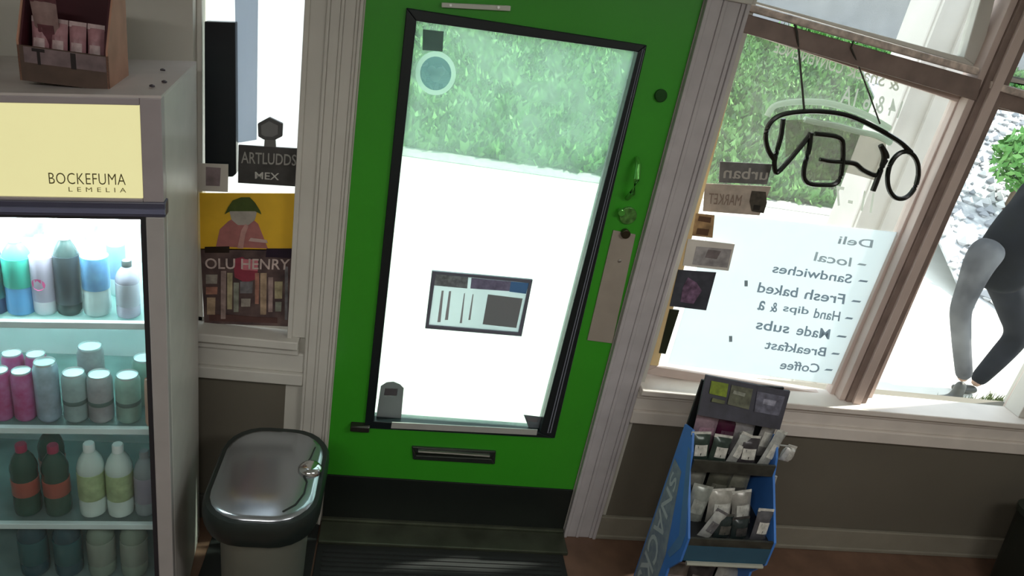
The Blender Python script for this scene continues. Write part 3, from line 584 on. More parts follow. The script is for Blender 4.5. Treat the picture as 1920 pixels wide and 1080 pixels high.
put(bottle(0.028, 0.155, mat('mauve_drink', (0.40, 0.42, 0.52), 0.25), mat('grey_label', (0.46, 0.52, 0.60), 0.4), m_dkcap), -0.106, 0.08, z, 'short grey bottle with dark cap at the right end of top shelf', G1)
# second row, top shelf
put(bottle(0.034, 0.262, mat('silver_bottle', (0.42, 0.50, 0.50), 0.3), mat('silver_bottle_label', (0.38, 0.46, 0.47), 0.4, var=0.4, scale=40), mat('grey_cap', (0.30, 0.36, 0.36), 0.4), lab=(0.55, 0.9)), -0.245, 0.25, z, 'tall silvery bottle behind the black bottle on top shelf', G1)
put(bottle(0.034, 0.270, mat('pale_teal_bottle', (0.35, 0.55, 0.55), 0.3), mat('grey_green_label', (0.25, 0.40, 0.36), 0.4, var=0.4, scale=40), m_dkcap, lab=(0.55, 0.9)), -0.375, 0.25, z, 'tall grey-green bottle in the second row at the left of top shelf', G1)
put(bottle(0.022, 0.235, mat('slim_bottle', (0.45, 0.60, 0.60), 0.3), mat('slim_label', (0.18, 0.35, 0.60), 0.4), mat('green_cap', (0.10, 0.22, 0.16), 0.4)), -0.160, 0.20, z, 'slim bottle with green cap behind the wide blue bottle', G1)
# second shelf: cans
G2 = 'cans on the second fridge shelf'; z = SH[1]
silver = mat('can_lid_metal', (0.85, 0.88, 0.90), 0.25, 0.6)
red = mat('magenta_can', (0.42, 0.03, 0.16), 0.35, col2=(0.55, 0.18, 0.40), scale=30); tall = mat('silver_can', (0.42, 0.50, 0.60), 0.35, 0.3, var=0.25, scale=30)
grey = mat('grey_green_can', (0.34, 0.43, 0.43), 0.35, var=0.2, scale=25); bdk = mat('can_dark_band', (0.10, 0.15, 0.14), 0.4)
rosy = mat('rosy_can', (0.36, 0.34, 0.36), 0.35, var=0.25, scale=25); gren = mat('green_can', (0.28, 0.42, 0.36), 0.35, var=0.2, scale=25)
cA = can(0.026, 0.150, red, silver); put(cA, -0.420, 0.08, z, 'magenta can cut off at the left of the second shelf', G2)
cB = copy_tree(cA); put(cB, -0.368, 0.08, z, 'magenta can left of the tall silver can', G2)
put(can(0.029, 0.180, tall, silver), -0.312, 0.08, z, 'tall silver can beside the magenta cans', G2)
put(can(0.030, 0.150, grey, silver, bdk), -0.247, 0.08, z, 'grey can with dark band right of the tall silver can', G2)
put(can(0.031, 0.147, rosy, silver, bdk), -0.186, 0.08, z, 'rosy grey can with dark band, middle of the three banded cans', G2)
put(can(0.031, 0.147, gren, silver, bdk), -0.118, 0.08, z, 'pale green can with dark band, rightmost in the front row', G2)
cC = copy_tree(cA); put(cC, -0.418, 0.165, z, 'magenta can behind the one at the picture edge', G2)
cD = copy_tree(cA); put(cD, -0.362, 0.165, z, 'magenta can behind the tall silver can row', G2)
put(can(0.033, 0.175, rosy, silver), -0.232, 0.175, z, 'tall rosy grey can standing behind the banded cans', G2)
put(can(0.031, 0.150, gren, silver), -0.095, 0.165, z, 'pale green can behind the rightmost can', G2)
put(can(0.010, 0.150, mat('peach_tube', (0.62, 0.36, 0.28), 0.5), mat('peach_tube', (0, 0, 0))), -0.062, 0.055, z, 'slim peach coloured can against the fridge door edge', G2)
# third shelf
G3 = 'bottles on the third fridge shelf'; z = SH[2]
t1 = bottle(0.036, 0.245, m_clear, mat('lime_label', (0.42, 0.52, 0.28), 0.4, var=0.3, scale=30), m_white, lab=(0.25, 0.62)); put(t1, -0.228, 0.09, z, 'clear bottle with white cap and lime label, left one of the pair', G3)
t2 = copy_tree(t1); put(t2, -0.155, 0.09, z, 'clear bottle with white cap and lime label, right one of the pair', G3)
put(bottle(0.030, 0.225, mat('clear_grey', (0.30, 0.34, 0.36), 0.2), mat('mauve_label', (0.36, 0.33, 0.42), 0.4), mat('dim_cap', (0.26, 0.28, 0.30), 0.4)), -0.088, 0.09, z, 'dim clear bottle nearest the door edge on third shelf', G3)
db = bottle(0.034, 0.235, mat('dark_green_bottle', (0.03, 0.08, 0.06), 0.2), mat('red_orange_label', (0.42, 0.10, 0.07), 0.4), mat('red_cap', (0.35, 0.03, 0.08), 0.4), lab=(0.30, 0.52))
put(db, -0.395, 0.09, z, 'dark green bottle with orange label under the magenta cans, red cap', G3)
d2 = copy_tree(db); put(d2, -0.318, 0.09, z, 'dark green bottle with orange label second from the left', G3)
d3 = copy_tree(db); put(d3, -0.355, 0.18, z, 'dark green bottle behind the two with orange labels', G3)
# bottom shelf
G4 = 'bottles on the bottom fridge shelf'; z = SH[3]
e1 = bottle(0.038, 0.215, mat('dark_teal_bottle', (0.02, 0.07, 0.09), 0.2), mat('dark_teal_wrap', (0.03, 0.12, 0.13), 0.4), mat('dim_cap', (0, 0, 0)))
put(e1, -0.40, 0.10, z, 'dark teal bottle at the far left of the bottom shelf', G4)
e2 = copy_tree(e1); put(e2, -0.31, 0.10, z, 'dark teal bottle second on the bottom shelf', G4)
e3 = bottle(0.038, 0.215, mat('olive_bottle', (0.22, 0.27, 0.22), 0.2), mat('olive_wrap', (0.30, 0.34, 0.29), 0.4), mat('dim_cap', (0, 0, 0)))
put(e3, -0.22, 0.10, z, 'olive grey bottle right of the dark teal ones', G4)
e4 = copy_tree(e3); put(e4, -0.13, 0.10, z, 'olive grey bottle at the right end of the bottom shelf', G4)

# ------------------------------------------------------------------ carton of packets on top of the fridge
def onf(px, py, v):                         # sight a point on the vertical plane v behind the fridge front
    n = Vector((-sa, ca, 0)); o_ = Vector((FX, FY, 0)) + n * v; d = ray(px, py); t = (o_ - CAM).dot(n) / d.dot(n)
    wv = CAM + d * t - Vector((FX, FY, 0)); return (wv.x * ca + wv.y * sa, v, wv.z)
zt = FH + 0.006
a_ = onf(38, 150, 0.06); b_ = onf(204, 140, 0.06); zt0 = min(a_[2], b_[2])
cb_ = thing('snack_carton', 'open cardboard display carton with dark red lining on top of the fridge', 'box', F2W((a_[0] + b_[0]) / 2, 0.06, zt0), FA)
u0 = -(b_[0] - a_[0]) / 2; u1 = -u0; hf = 0.075; hb = 0.20; dp = 0.17; t_ = 0.004
kraft = mat('brown_carton', (0.085, 0.052, 0.038), 0.7, var=0.2, scale=20); kr2 = mat('lit_carton_side', (0.42, 0.22, 0.15), 0.7, var=0.15); maroon = mat('maroon_lining', (0.055, 0.004, 0.010), 0.6)  # carton sides coloured lighter for the light falling on them
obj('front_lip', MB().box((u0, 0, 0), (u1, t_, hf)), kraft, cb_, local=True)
for sx in (-1, 1):
    x = u0 if sx < 0 else u1 - t_
    obj('side_panel', MB().prism([(x, 0, 0), (x, dp, 0), (x, dp, hb), (x, 0.07, hb), (x, 0.0, hf + 0.01)], (t_, 0, 0)), [kr2], cb_, local=True)
    xi = u0 + t_ if sx < 0 else u1 - 2 * t_ - 0.0005
    obj('side_lining', MB().prism([(xi, t_, 0.005), (xi, dp, 0.005), (xi, dp, hb - 0.002), (xi, 0.07, hb - 0.002), (xi, t_, hf + 0.006)], (t_ * 0.9, 0, 0)), maroon, cb_, local=True)
obj('back_panel', MB().box((u0 + t_, dp - t_, 0), (u1 - t_, dp, hb)), maroon, cb_, local=True)
obj('base_panel', MB().box((u0 + t_, t_, 0), (u1 - t_, dp - t_, 0.004)), kraft, cb_, local=True)
pm = mat('dark_print', (0.012, 0.006, 0.006), 0.6)
lb_d = obj('lip_band', MB().box((u0 + 0.012, -0.001, 0.040), (u1 - 0.004, 0, hf - 0.002)), mat('mauve_band', (0.17, 0.12, 0.125), 0.6, var=0.3, scale=30), cb_, local=True)
for t__, f0, f1 in (('T', 0.16, 0.30), ('I', 0.58, 0.64)):
    a0 = u0 + (u1 - u0) * f0; a1 = u0 + (u1 - u0) * f1
    obj('lip_lettering', textq(t__, [(a0, -0.0016, 0.072), (a1, -0.0016, 0.072), (a1, -0.0016, 0.038), (a0, -0.0016, 0.038)], off=0.03), pm, cb_, local=True)
def pillow(w_, h_, d_, nx=6, nz=8):
    mb = MB(); vs = []; fs = []
    for side in (-1, 1):
        for j in range(nz + 1):
            for i in range(nx + 1):
                a = i / nx * 2 - 1; b = j / nz * 2 - 1; q = max(0, (1 - a * a)) ** 0.5 * max(0, 1 - b ** 4) ** 0.6
                vs.append((a * w_ / 2 * (1 - 0.06 * (1 - b * b)), side * (d_ / 2 * q + 0.0006) + 0.002 * math.sin(7 * a + 5 * b) * q, (j / nz) * h_))
    n = (nx + 1) * (nz + 1)
    for s_ in (0, n):
        for j in range(nz):
            for i in range(nx): k = s_ + j * (nx + 1) + i; fs.append((k, k + 1, k + nx + 2, k + nx + 1))
    return mb.add(vs, fs)
def packet(name, label, col, cols2, w_, h_, d_, loc, rot, group, rough=0.3, metal=0.0):
    t = thing(name, label, 'packet', loc, 0, group); t.rotation_euler = rot
    m = mat('foil_%02d%02d%02d' % tuple(int(c * 99) for c in col), col, rough, metal, var=0.25, scale=35)
    obj('packet_body', pillow(w_, h_, d_), m, t, smooth=True, local=True)
    m2 = mat('foil_print_%02d%02d%02d' % tuple(int(c * 99) for c in cols2), cols2, rough, metal, var=0.35, scale=45)
    obj('packet_seal', MB().box((-w_ / 2, -0.001, h_ - 0.004), (w_ / 2, 0.001, h_ + 0.008)), m2, t, local=True)
    mb = MB(); vs = []; fs = []
    for j in range(4):
        for i in range(4):
            a = (i / 3 * 2 - 1) * 0.62; b = (0.30 + 0.38 * j / 3) * 2 - 1; q = (1 - a * a) ** 0.5 * (1 - b ** 4) ** 0.6
            vs.append((a * w_ / 2, -(d_ / 2 * q + 0.0022), (b + 1) / 2 * h_))
    for j in range(3):
        for i in range(3): k = j * 4 + i; fs.append((k, k + 1, k + 5, k + 4))
    obj('packet_label', mb.add(vs, fs), m2, t, smooth=True, local=True)
    return t
GP = 'packets in the carton on the fridge'
wdt = (u1 - u0 - 0.03) / 4
for i in range(4):
    pu = u0 + 0.015 + wdt * (i + 0.5); cu_ = (a_[0] + b_[0]) / 2
    p = F2W(cu_ + pu, 0.085, zt0 + 0.008)
    packet('sweet_packet', ['leftmost dusty pink packet in front of the carton on the fridge', 'second dusty pink packet from the left in the fridge carton', 'third dusty pink packet from the left in the fridge carton', 'rightmost dusty pink packet in the fridge carton'][i], (0.34, 0.17, 0.19), (0.42, 0.30, 0.30), wdt - 0.002, 0.118, 0.022, p, (-0.22, 0, FA), GP, 0.45)
p = F2W((a_[0] + b_[0]) / 2 - 0.04, 0.12, zt0 + 0.02)
packet('sweet_packet', 'pale packet standing higher in the second row of the carton', (0.26, 0.17, 0.16), (0.12, 0.04, 0.05), 0.05, 0.15, 0.014, p, (0.2, 0, FA), GP, 0.45)

# ------------------------------------------------------------------ pedal bin
BX, BY, BZ = -0.142, -0.415, 0.60
bn = thing('pedal_bin', 'pedal bin with black rimmed grey lid in the corner beside the fridge', 'bin', (BX, BY, 0))
def rrect(hx, hy, r, n=6, e=1.0):
    P = []
    for cx, cy, a0 in ((hx - r, hy - r, 0), (-hx + r, hy - r, 90), (-hx + r, -hy + r, 180), (hx - r, -hy + r, 270)):
        for i in range(n + 1):
            a = (a0 + 90 * i / n) * D2R; P.append((cx + r * math.cos(a), cy + r * math.sin(a)))
    return P
def loft(levels, seg=6, k=0, mb=None):
    mb = mb or MB(); vs = []; n = None
    for hx, hy, r, z, oy in levels:
        P = rrect(hx, hy, r, seg); n = len(P); vs += [(BX + a, BY + b + oy, z) for a, b in P]
    fs = [tuple(range(n))[::-1], tuple(range(len(vs) - n, len(vs)))]
    for l in range(len(levels) - 1):
        for i in range(n): fs.append((l * n + i, l * n + (i + 1) % n, (l + 1) * n + (i + 1) % n, (l + 1) * n + i))
    return mb.add(vs, fs, k)
obj('bin_body', loft([(0.115, 0.175, 0.105, 0.03, 0), (0.128, 0.190, 0.118, 0.52, 0)]), mat('bin_steel', (0.20, 0.21, 0.175), 0.45, 0.35, var=0.12, scale=4), bn, smooth=True)
obj('bin_base', loft([(0.120, 0.180, 0.09, 0.0, 0), (0.120, 0.180, 0.09, 0.03, 0)]), black_rubber, bn, smooth=True)
obj('bin_rim', loft([(0.160, 0.222, 0.120, 0.49, 0), (0.168, 0.232, 0.128, 0.52, 0), (0.168, 0.232, 0.128, 0.562, 0), (0.160, 0.224, 0.120, 0.576, 0)]), mat('bin_black', (0.012, 0.018, 0.016), 0.35), bn, smooth=True)
ld = obj('bin_lid', loft([(0.148, 0.206, 0.112, 0.566, -0.006), (0.148, 0.206, 0.112, 0.580, -0.006), (0.143, 0.201, 0.107, 0.585, -0.006), (0.134, 0.192, 0.100, 0.588, -0.006), (0.06, 0.10, 0.05, 0.590, -0.006)]), mat('bin_lid_metal', (0.40, 0.42, 0.45), 0.22, 0.9, var=0.03, scale=4), bn, smooth=True)
hb_ = MB().lathe([(0.036, 0), (0.036, 0.010), (0.030, 0.018), (0.018, 0.022), (0.002, 0.023)], at(585, 895, -0.40) * 0 + Vector((BX + 0.118, BY + 0.01, 0.584)), 18)
obj('lid_button', hb_, chrome, ld, smooth=True)
sp = [(BX + 0.108 + dx, BY + dy, 0.5895 - dz * 0.4) for dx, dy, dz in ((0.012, 0.12, 0.006), (0.004, 0.06, 0.002), (-0.008, 0.03, 0), (-0.010, 0.0, 0), (0.0, -0.03, 0.0), (0.010, -0.05, 0.003), (0.008, -0.10, 0.003), (-0.01, -0.15, 0.003), (-0.04, -0.18, 0.004))]
obj('lid_seam', MB().tube(sp, 0.0036, 6), mat('bin_black', (0, 0, 0)), ld, smooth=True)
obj('pedal', MB().box((BX - 0.05, BY - 0.235, 0.012), (BX + 0.05, BY - 0.17, 0.026)), steel, bn, bevel=0.004)

# ------------------------------------------------------------------ display rack
RX0, RX1 = 1.20, 1.515
rk = thing('display_rack', 'blue cardboard floor display with black trays of packets under the sign window', 'rack', ((RX0 + RX1) / 2, -0.3, 0))
blue = mat('rack_blue', (0.055, 0.20, 0.60), 0.4, var=0.15, scale=6); bdark = mat('rack_teal', (0.025, 0.085, 0.135), 0.45); rblack = mat('rack_black', (0.010, 0.012, 0.014), 0.5)
side = [(-0.29, 0.0), (-0.30, 0.80), (-0.36, 0.82), (-0.40, 0.76), (-0.42, 0.70), (-0.555, 0.53), (-0.555, 0.43), (-0.50, 0.34), (-0.52, 0.0)]
for x in (RX0, RX1 - 0.008):
    sp_ = obj('side_panel', MB().prism([(x, a, b) for a, b in side], (0.008, 0, 0)), blue, rk)
    if x == RX0: left_side = sp_
obj('back_panel', MB().prism([(RX0 + 0.008, -0.29, 0), (RX0 + 0.008, -0.295, 0.98), (RX0 + 0.008, -0.303, 0.98), (RX0 + 0.008, -0.298, 0)], (RX1 - RX0 - 0.016, 0, 0)), rblack, rk)
# printed panel on the left side, pale with broken white lettering
xs = RX0 - 0.0012
ppn = obj('side_print', MB().prism([(xs, -0.30, 0.05), (xs, -0.31, 0.66), (xs, -0.38, 0.66), (xs, -0.46, 0.36), (xs, -0.46, 0.05)], (0.001, 0, 0)), mat('side_print', (0.16, 0.20, 0.28), 0.5, col2=(0.30, 0.33, 0.38), scale=25), left_side)
obj('side_lettering', textq('SNACKS', [(xs - 0.001, -0.375, 0.62), (xs - 0.001, -0.44, 0.10), (xs - 0.001, -0.32, 0.10), (xs - 0.001, -0.325, 0.62)], mirror=False, off=0.01), mat('rack_white', (0.50, 0.53, 0.56), 0.5), left_side)
obj('edge_stripe', MB().prism([(xs, a, b) for a, b in ((-0.37, 0.76), (-0.40, 0.76), (-0.535, 0.53), (-0.535, 0.47), (-0.49, 0.38), (-0.465, 0.38), (-0.50, 0.49))], (0.001, 0, 0)), mat('rack_pale_blue', (0.10, 0.22, 0.44), 0.45), left_side)
# header card, leaning back
hc = obj('header_card', MB().prism([at(1324, 704, -0.305), at(1482, 734, -0.305), at(1462, 806, -0.365), at(1308, 778, -0.365)], (0, 0.008, 0)), mat('header_charcoal', (0.045, 0.045, 0.062), 0.5, var=0.3, scale=20), rk)
def hq(p4, col, nm, dy=0.0025): return obj(nm, MB().prism([at(a, b, -0.305 - 0.06 * ((b - (704 + (a - 1324) * 0.19)) / 74) - dy) for a, b in p4], (0, 0.001, 0)), mat('hdr_%02d%02d%02d' % tuple(int(c * 99) for c in col), col, 0.5, var=0.4, scale=50), hc)
hq([(1334, 714), (1366, 720), (1362, 745), (1330, 738)], (0.16, 0.22, 0.01), 'green_logo')
hq([(1372, 722), (1412, 730), (1404, 768), (1364, 758)], (0.10, 0.105, 0.07), 'grey_print')
hq([(1420, 734), (1472, 744), (1460, 780), (1414, 772)], (0.11, 0.11, 0.15), 'violet_print')
hq([(1376, 732), (1398, 738), (1396, 744), (1374, 738)], (0.26, 0.27, 0.22), 'print_stroke', 0.004)
hq([(1432, 748), (1456, 752), (1452, 762), (1430, 757)], (0.24, 0.24, 0.30), 'print_stroke', 0.004)
hq([(1336, 746), (1360, 752), (1358, 758), (1334, 753)], (0.10, 0.11, 0.05), 'print_stroke', 0.004)
# trays
def tray(z0, yb, yf, lip, nm):
    t = obj('tray', MB().prism([(RX0 + 0.009, yb, z0), (RX0 + 0.009, yf, z0 - 0.02), (RX0 + 0.009, yf, z0 - 0.03), (RX0 + 0.009, yb, z0 - 0.01)], (RX1 - RX0 - 0.018, 0, 0)), rblack, rk)
    obj('tray_lip', MB().box((RX0 + 0.009, yf - 0.004, z0 - 0.03), (RX1 - 0.009, yf + 0.004, z0 - 0.03 + lip)), mat('tray_lip', (0.035, 0.036, 0.028), 0.5, var=0.4, scale=30), t)
tray(0.725, -0.30, -0.415, 0.045, 1); tray(0.53, -0.30, -0.55, 0.03, 2); tray(0.19, -0.30, -0.50, 0.05, 3)
obj('front_panel', MB().box((RX0 + 0.008, -0.556, 0.435), (RX1 - 0.008, -0.548, 0.50)), bdark, rk)
obj('front_panel', MB().box((RX0 + 0.008, -0.519, 0.0), (RX1 - 0.008, -0.511, 0.16)), bdark, rk)
obj('opening_trim', MB().tube([(RX0 + 0.02, -0.562, 0.430), (RX1 - 0.02, -0.562, 0.430)], 0.008, 6), mat('trim_cream', (0.36, 0.37, 0.31), 0.5), rk)
obj('right_wire', MB().tube([(RX1 + 0.004, -0.42, 0.70), (RX1 + 0.004, -0.44, 0.55), (RX1 + 0.004, -0.50, 0.40)], 0.005, 6), mat('grey_wire', (0.35, 0.35, 0.32), 0.4), rk)
# hanging pegs inside the upper bay, one per packet column
W_, K_, S_, PK = (0.62, 0.62, 0.57), (0.02, 0.03, 0.03), (0.38, 0.39, 0.37), (0.42, 0.26, 0.33)
R_ = random.Random(11)
def rp(lab, px, py, y, w_, h_, c1, c2, rx=0.35, rz=0.0, ry=0.0, nm='snack_packet', g_='packets in the blue display rack', d_=0.03):
    b = at(px, py, y); packet(nm, lab, c1, c2, w_, h_, d_, b, (rx, ry, rz), g_, 0.28, 0.15)
X_ = lambda f: RX0 + 0.012 + (RX1 - RX0 - 0.024) * f
def shelfrow(lst, y, z, rx):
    for lab, f, w_, h_, d_, c1, c2, ry in lst:
        packet('snack_packet', lab, c1, c2, w_, h_, d_, (X_(f), y, z), (rx, ry, R_.uniform(-0.15, 0.15)), 'packets in the blue display rack', 0.26, 0.15)
DG = (0.035, 0.055, 0.045)
shelfrow([('grey and pink packet at the back left of the upper tray', 0.17, 0.085, 0.150, 0.03, (0.30, 0.21, 0.25), PK, 0.0),
          ('dark maroon packet behind the middle of the upper tray', 0.42, 0.075, 0.140, 0.03, (0.06, 0.008, 0.03), (0.12, 0.06, 0.09), 0.05),
          ('pale grey packet at the back right of the upper tray', 0.68, 0.085, 0.150, 0.03, (0.28, 0.27, 0.28), S_, -0.05),
          ('tall white edged packet at the back right corner of the upper tray', 0.92, 0.055, 0.150, 0.025, (0.36, 0.35, 0.33), W_, 0.12)], -0.335, 0.716, -0.10)
shelfrow([('dark green packet with a pink white top at the front left of the upper tray', 0.10, 0.070, 0.105, 0.030, DG, W_, -0.08),
          ('dark green packet with a white top, second at the front of the upper tray', 0.32, 0.068, 0.100, 0.030, DG, W_, 0.10),
          ('silver packet leaning left at the front of the upper tray', 0.50, 0.040, 0.120, 0.020, S_, W_, 0.30),
          ('black packet with a white window at the front right of the upper tray', 0.68, 0.078, 0.105, 0.034, (0.05, 0.045, 0.05), W_, 0.0),
          ('slanted silver packet at the right front of the upper tray', 0.90, 0.045, 0.140, 0.022, S_, W_, 0.38)], -0.388, 0.708, -0.22)
shelfrow([('olive grey packet at the back left of the lower tray', 0.16, 0.085, 0.150, 0.03, (0.20, 0.20, 0.17), (0.13, 0.13, 0.11), 0.0),
          ('dark olive packet in the middle back of the lower tray', 0.45, 0.085, 0.160, 0.03, (0.08, 0.08, 0.06), (0.15, 0.15, 0.12), 0.05),
          ('grey olive packet at the back right of the lower tray', 0.73, 0.080, 0.150, 0.03, (0.15, 0.15, 0.12), (0.08, 0.08, 0.07), -0.04)], -0.385, 0.515, -0.10)
shelfrow([('pale grey green packet second row left of the lower tray', 0.13, 0.070, 0.135, 0.030, (0.26, 0.28, 0.25), (0.34, 0.36, 0.32), 0.10),
          ('large white topped packet in the middle of the lower tray', 0.46, 0.095, 0.125, 0.036, (0.36, 0.35, 0.31), W_, -0.05),
          ('white topped packet right of the large one in the lower tray', 0.76, 0.072, 0.125, 0.030, (0.30, 0.29, 0.26), W_, -0.18)], -0.455, 0.510, -0.20)
shelfrow([('silver packet at the left front of the lower tray', 0.20, 0.045, 0.110, 0.022, S_, (0.14, 0.14, 0.15), 0.40),
          ('black packet in the front middle of the lower tray', 0.42, 0.066, 0.085, 0.030, K_, (0.09, 0.09, 0.08), 0.05),
          ('black packet right of the middle in front of the lower tray', 0.64, 0.066, 0.080, 0.030, K_, (0.05, 0.05, 0.05), -0.06),
          ('white banded packet at the right front corner of the lower tray', 0.88, 0.060, 0.115, 0.026, (0.10, 0.10, 0.11), W_, 0.06)], -0.520, 0.503, -0.18)
shelfrow([('pale packet lying at the right of the open bottom bay', 0.86, 0.110, 0.120, 0.045, (0.36, 0.36, 0.34), (0.28, 0.27, 0.25), 0.25),
          ('brown grey packet at the left of the open bottom bay', 0.20, 0.100, 0.110, 0.035, (0.16, 0.13, 0.11), (0.24, 0.20, 0.18), 0.0),
          ('dark packet in the middle of the open bottom bay', 0.52, 0.100, 0.110, 0.035, (0.05, 0.04, 0.04), (0.18, 0.15, 0.14), 0.05)], -0.45, 0.182, -0.25)
hk = at(1478, 838, -0.33)
packet('snack_packet', 'small white packet hooked on the right edge of the rack', (0.55, 0.54, 0.50), W_, 0.045, 0.06, 0.035, (hk.x, hk.y, hk.z - 0.06), (0, 0.3, 0.2), 'packets in the blue display rack', 0.3, 0.1)
obj('side_hook', MB().tube([(RX1 - 0.004, -0.335, hk.z + 0.01), (hk.x, -0.333, hk.z + 0.005), (hk.x + 0.012, -0.333, hk.z - 0.006)], 0.003, 6), mat('grey_wire', (0, 0, 0)), rk)

# dark bin at the right edge of the picture
rb_ = thing('black_tub', 'black plastic tub at the right edge of the picture by the wall', 'tub', (2.98, -0.30, 0))
TX = 2.98
def loft2(levels, c, seg=5):
    mb = MB(); vs = []
    for hx, hy, r, z in levels:
        P = rrect(hx, hy, r, seg); n = len(P); vs += [(c[0] + a, c[1] + b, z) for a, b in P]
    fs = [tuple(range(n))[::-1], tuple(range(len(vs) - n, len(vs)))]
    for l in range(len(levels) - 1):
        for i in range(n): fs.append((l * n + i, l * n + (i + 1) % n, (l + 1) * n + (i + 1) % n, (l + 1) * n + i))
    return mb.add(vs, fs)
obj('tub_body', loft2([(0.10, 0.13, 0.05, 0.0), (0.135, 0.165, 0.06, 0.42)], (TX, -0.30)), mat('tub_black', (0.012, 0.016, 0.011), 0.5), rb_, smooth=True)
obj('tub_rim', loft2([(0.142, 0.172, 0.065, 0.42), (0.142, 0.172, 0.065, 0.445)], (TX, -0.30)), mat('tub_rim', (0.02, 0.028, 0.02), 0.4), rb_, smooth=True)

# ------------------------------------------------------------------ ceiling lamps (behind the camera)
for i, (x, y) in enumerate(((-0.3, -2.6), (1.7, -2.2))):
    cl = thing('ceiling_lamp', ['ceiling light panel over the fridge side of the shop', 'ceiling light panel over the window side of the shop'][i], 'lamp', (x, y, ZC), 0, 'ceiling light panels')
    obj('lamp_housing', MB().box((x - 0.62, y - 0.17, 2.608), (x + 0.62, y + 0.17, ZC)), mat('lamp_white', (0.8, 0.8, 0.8), 0.4), cl)

# ------------------------------------------------------------------ outside
conc = mat('pale_concrete', (0.68, 0.67, 0.61), 0.8, var=0.05, scale=3, bump=0.05)
struct('pavement', MB().box((-12, 0.14, -0.25), (30, 5.9, -0.10)), conc)
struct('path', MB().box((-12, 5.9, -0.25), (30, 6.3, -0.09)), mat('kerb_stone', (0.36, 0.37, 0.34), 0.8, var=0.15))
grass_m = mat('grass_ground', (0.05, 0.16, 0.03), 0.9, col2=(0.10, 0.26, 0.06), scale=1.2)
gm = MB(); nx, ny = 60, 24; vs = []; fs = []
def gz(x, y): return -0.10 + 0.15 * max(0, y - 6.3) + 0.25 * noise.noise(Vector((x * 0.5, y * 0.5, 0)))* min(1, (y - 6.3) / 1.5)
for j in range(ny + 1):
    for i in range(nx + 1):
        x = -10 + 36 * i / nx; y = 6.3 + 12 * (j / ny); vs.append((x, y, gz(x, y)))
for j in range(ny):
    for i in range(nx): k = j * (nx + 1) + i; fs.append((k, k + 1, k + nx + 2, k + nx + 1))
struct('grass_bank', gm.add(vs, fs), grass_m)
def leaves(name, n, fx, mats, size, label, cat):
    mb = MB(); R2 = random.Random(5)
    for i in range(n):
        c = fx(R2); a = R2.uniform(0, 6.28); t = R2.uniform(0.2, 1.3); s_ = size * R2.uniform(0.5, 1.3)
        d = Vector((math.cos(a) * math.cos(t), math.sin(a) * math.cos(t), math.sin(t))); e = d.cross(Vector((R2.uniform(-1, 1), R2.uniform(-1, 1), 0.3))).normalized() * s_ * 0.22
        mb.add([c, c + d * s_ * 0.5 + e, c + d * s_, c + d * s_ * 0.5 - e], [(0, 1, 2, 3)], R2.randrange(len(mats)))
    o = obj(name, mb, mats); tag(o, label, cat, kind='stuff'); return o
gms = [mat('blade_mid', (0.09, 0.27, 0.05), 0.6), mat('blade_light', (0.17, 0.38, 0.10), 0.6), mat('blade_dark', (0.04, 0.13, 0.03), 0.6)]
def fg(R2):
    y = 6.35 + 11.8 * R2.random() ** 1.35; x = -3.0 + R2.random() * (14.0 + (y - 6) * 1.1); return Vector((x, y, gz(x, y) - 0.02))
leaves('grass', 120000, fg, gms, 0.21, 'long leafy green grass and weeds on the bank across the pavement', 'grass')
# pale gravelly slope beyond the far right window
gv = MB(); vs = []; fs = []
R2 = random.Random(9)
struct('gravel_bank', MB().prism([(5.6, 3.3, -0.1), (16, 3.3, -0.1), (22, 9, 1.6), (7.2, 9, 1.6)], (0, 0.01, -0.02)), mat('pale_gravel', (0.30, 0.31, 0.32), 0.9, col2=(0.62, 0.62, 0.62), scale=9, bump=0.4))
sm_ = MB()
for i in range(5200):
    f_ = R2.random(); x = R2.uniform(5.6 + 1.6 * f_, 16 + 6 * f_); y = 3.3 + 5.7 * f_; z = -0.1 + 1.7 * f_; r = R2.uniform(0.03, 0.09)
    c = Vector((x, y, z + r * 0.4)); rr = [r * R2.uniform(0.7, 1.2) for _ in range(6)]
    sm_.add([c + Vector((rr[0], 0, 0)), c + Vector((0, rr[1], 0)), c - Vector((rr[2], 0, 0)), c - Vector((0, rr[3], 0)), c + Vector((0, 0, rr[4] * 0.8)), c - Vector((0, 0, rr[5] * 0.8))],
            [(0, 1, 4), (1, 2, 4), (2, 3, 4), (3, 0, 4), (1, 0, 5), (2, 1, 5), (3, 2, 5), (0, 3, 5)], R2.randrange(3))
tag(obj('gravel_stones', sm_, [mat('stone_a', (0.30, 0.31, 0.33), 0.9), mat('stone_b', (0.55, 0.55, 0.55), 0.9), mat('stone_c', (0.75, 0.75, 0.74), 0.9)]), 'pale grey stones on the slope behind the walking person', 'gravel', kind='stuff')
# white porch post
pst = thing('porch_post', 'white square porch post outside behind the OPEN sign', 'post', (2.58, 1.08, -0.10))
obj('post_shaft', MB().box((2.45, 1.0, -0.02), (2.74, 1.22, 2.9)), mat('porch_white', (0.66, 0.62, 0.58), 0.6, var=0.08, scale=6), pst, bevel=0.01)
obj('post_plinth', MB().box((2.41, 0.96, -0.10), (2.78, 1.26, 0.02)), mat('porch_white', (0, 0, 0)), pst, bevel=0.01)
obj('post_moulding', MB().box((2.46, 0.985, -0.02), (2.475, 1.0, 2.9)).box((2.60, 0.985, -0.02), (2.612, 1.0, 2.9)), mat('porch_white', (0, 0, 0)), pst)
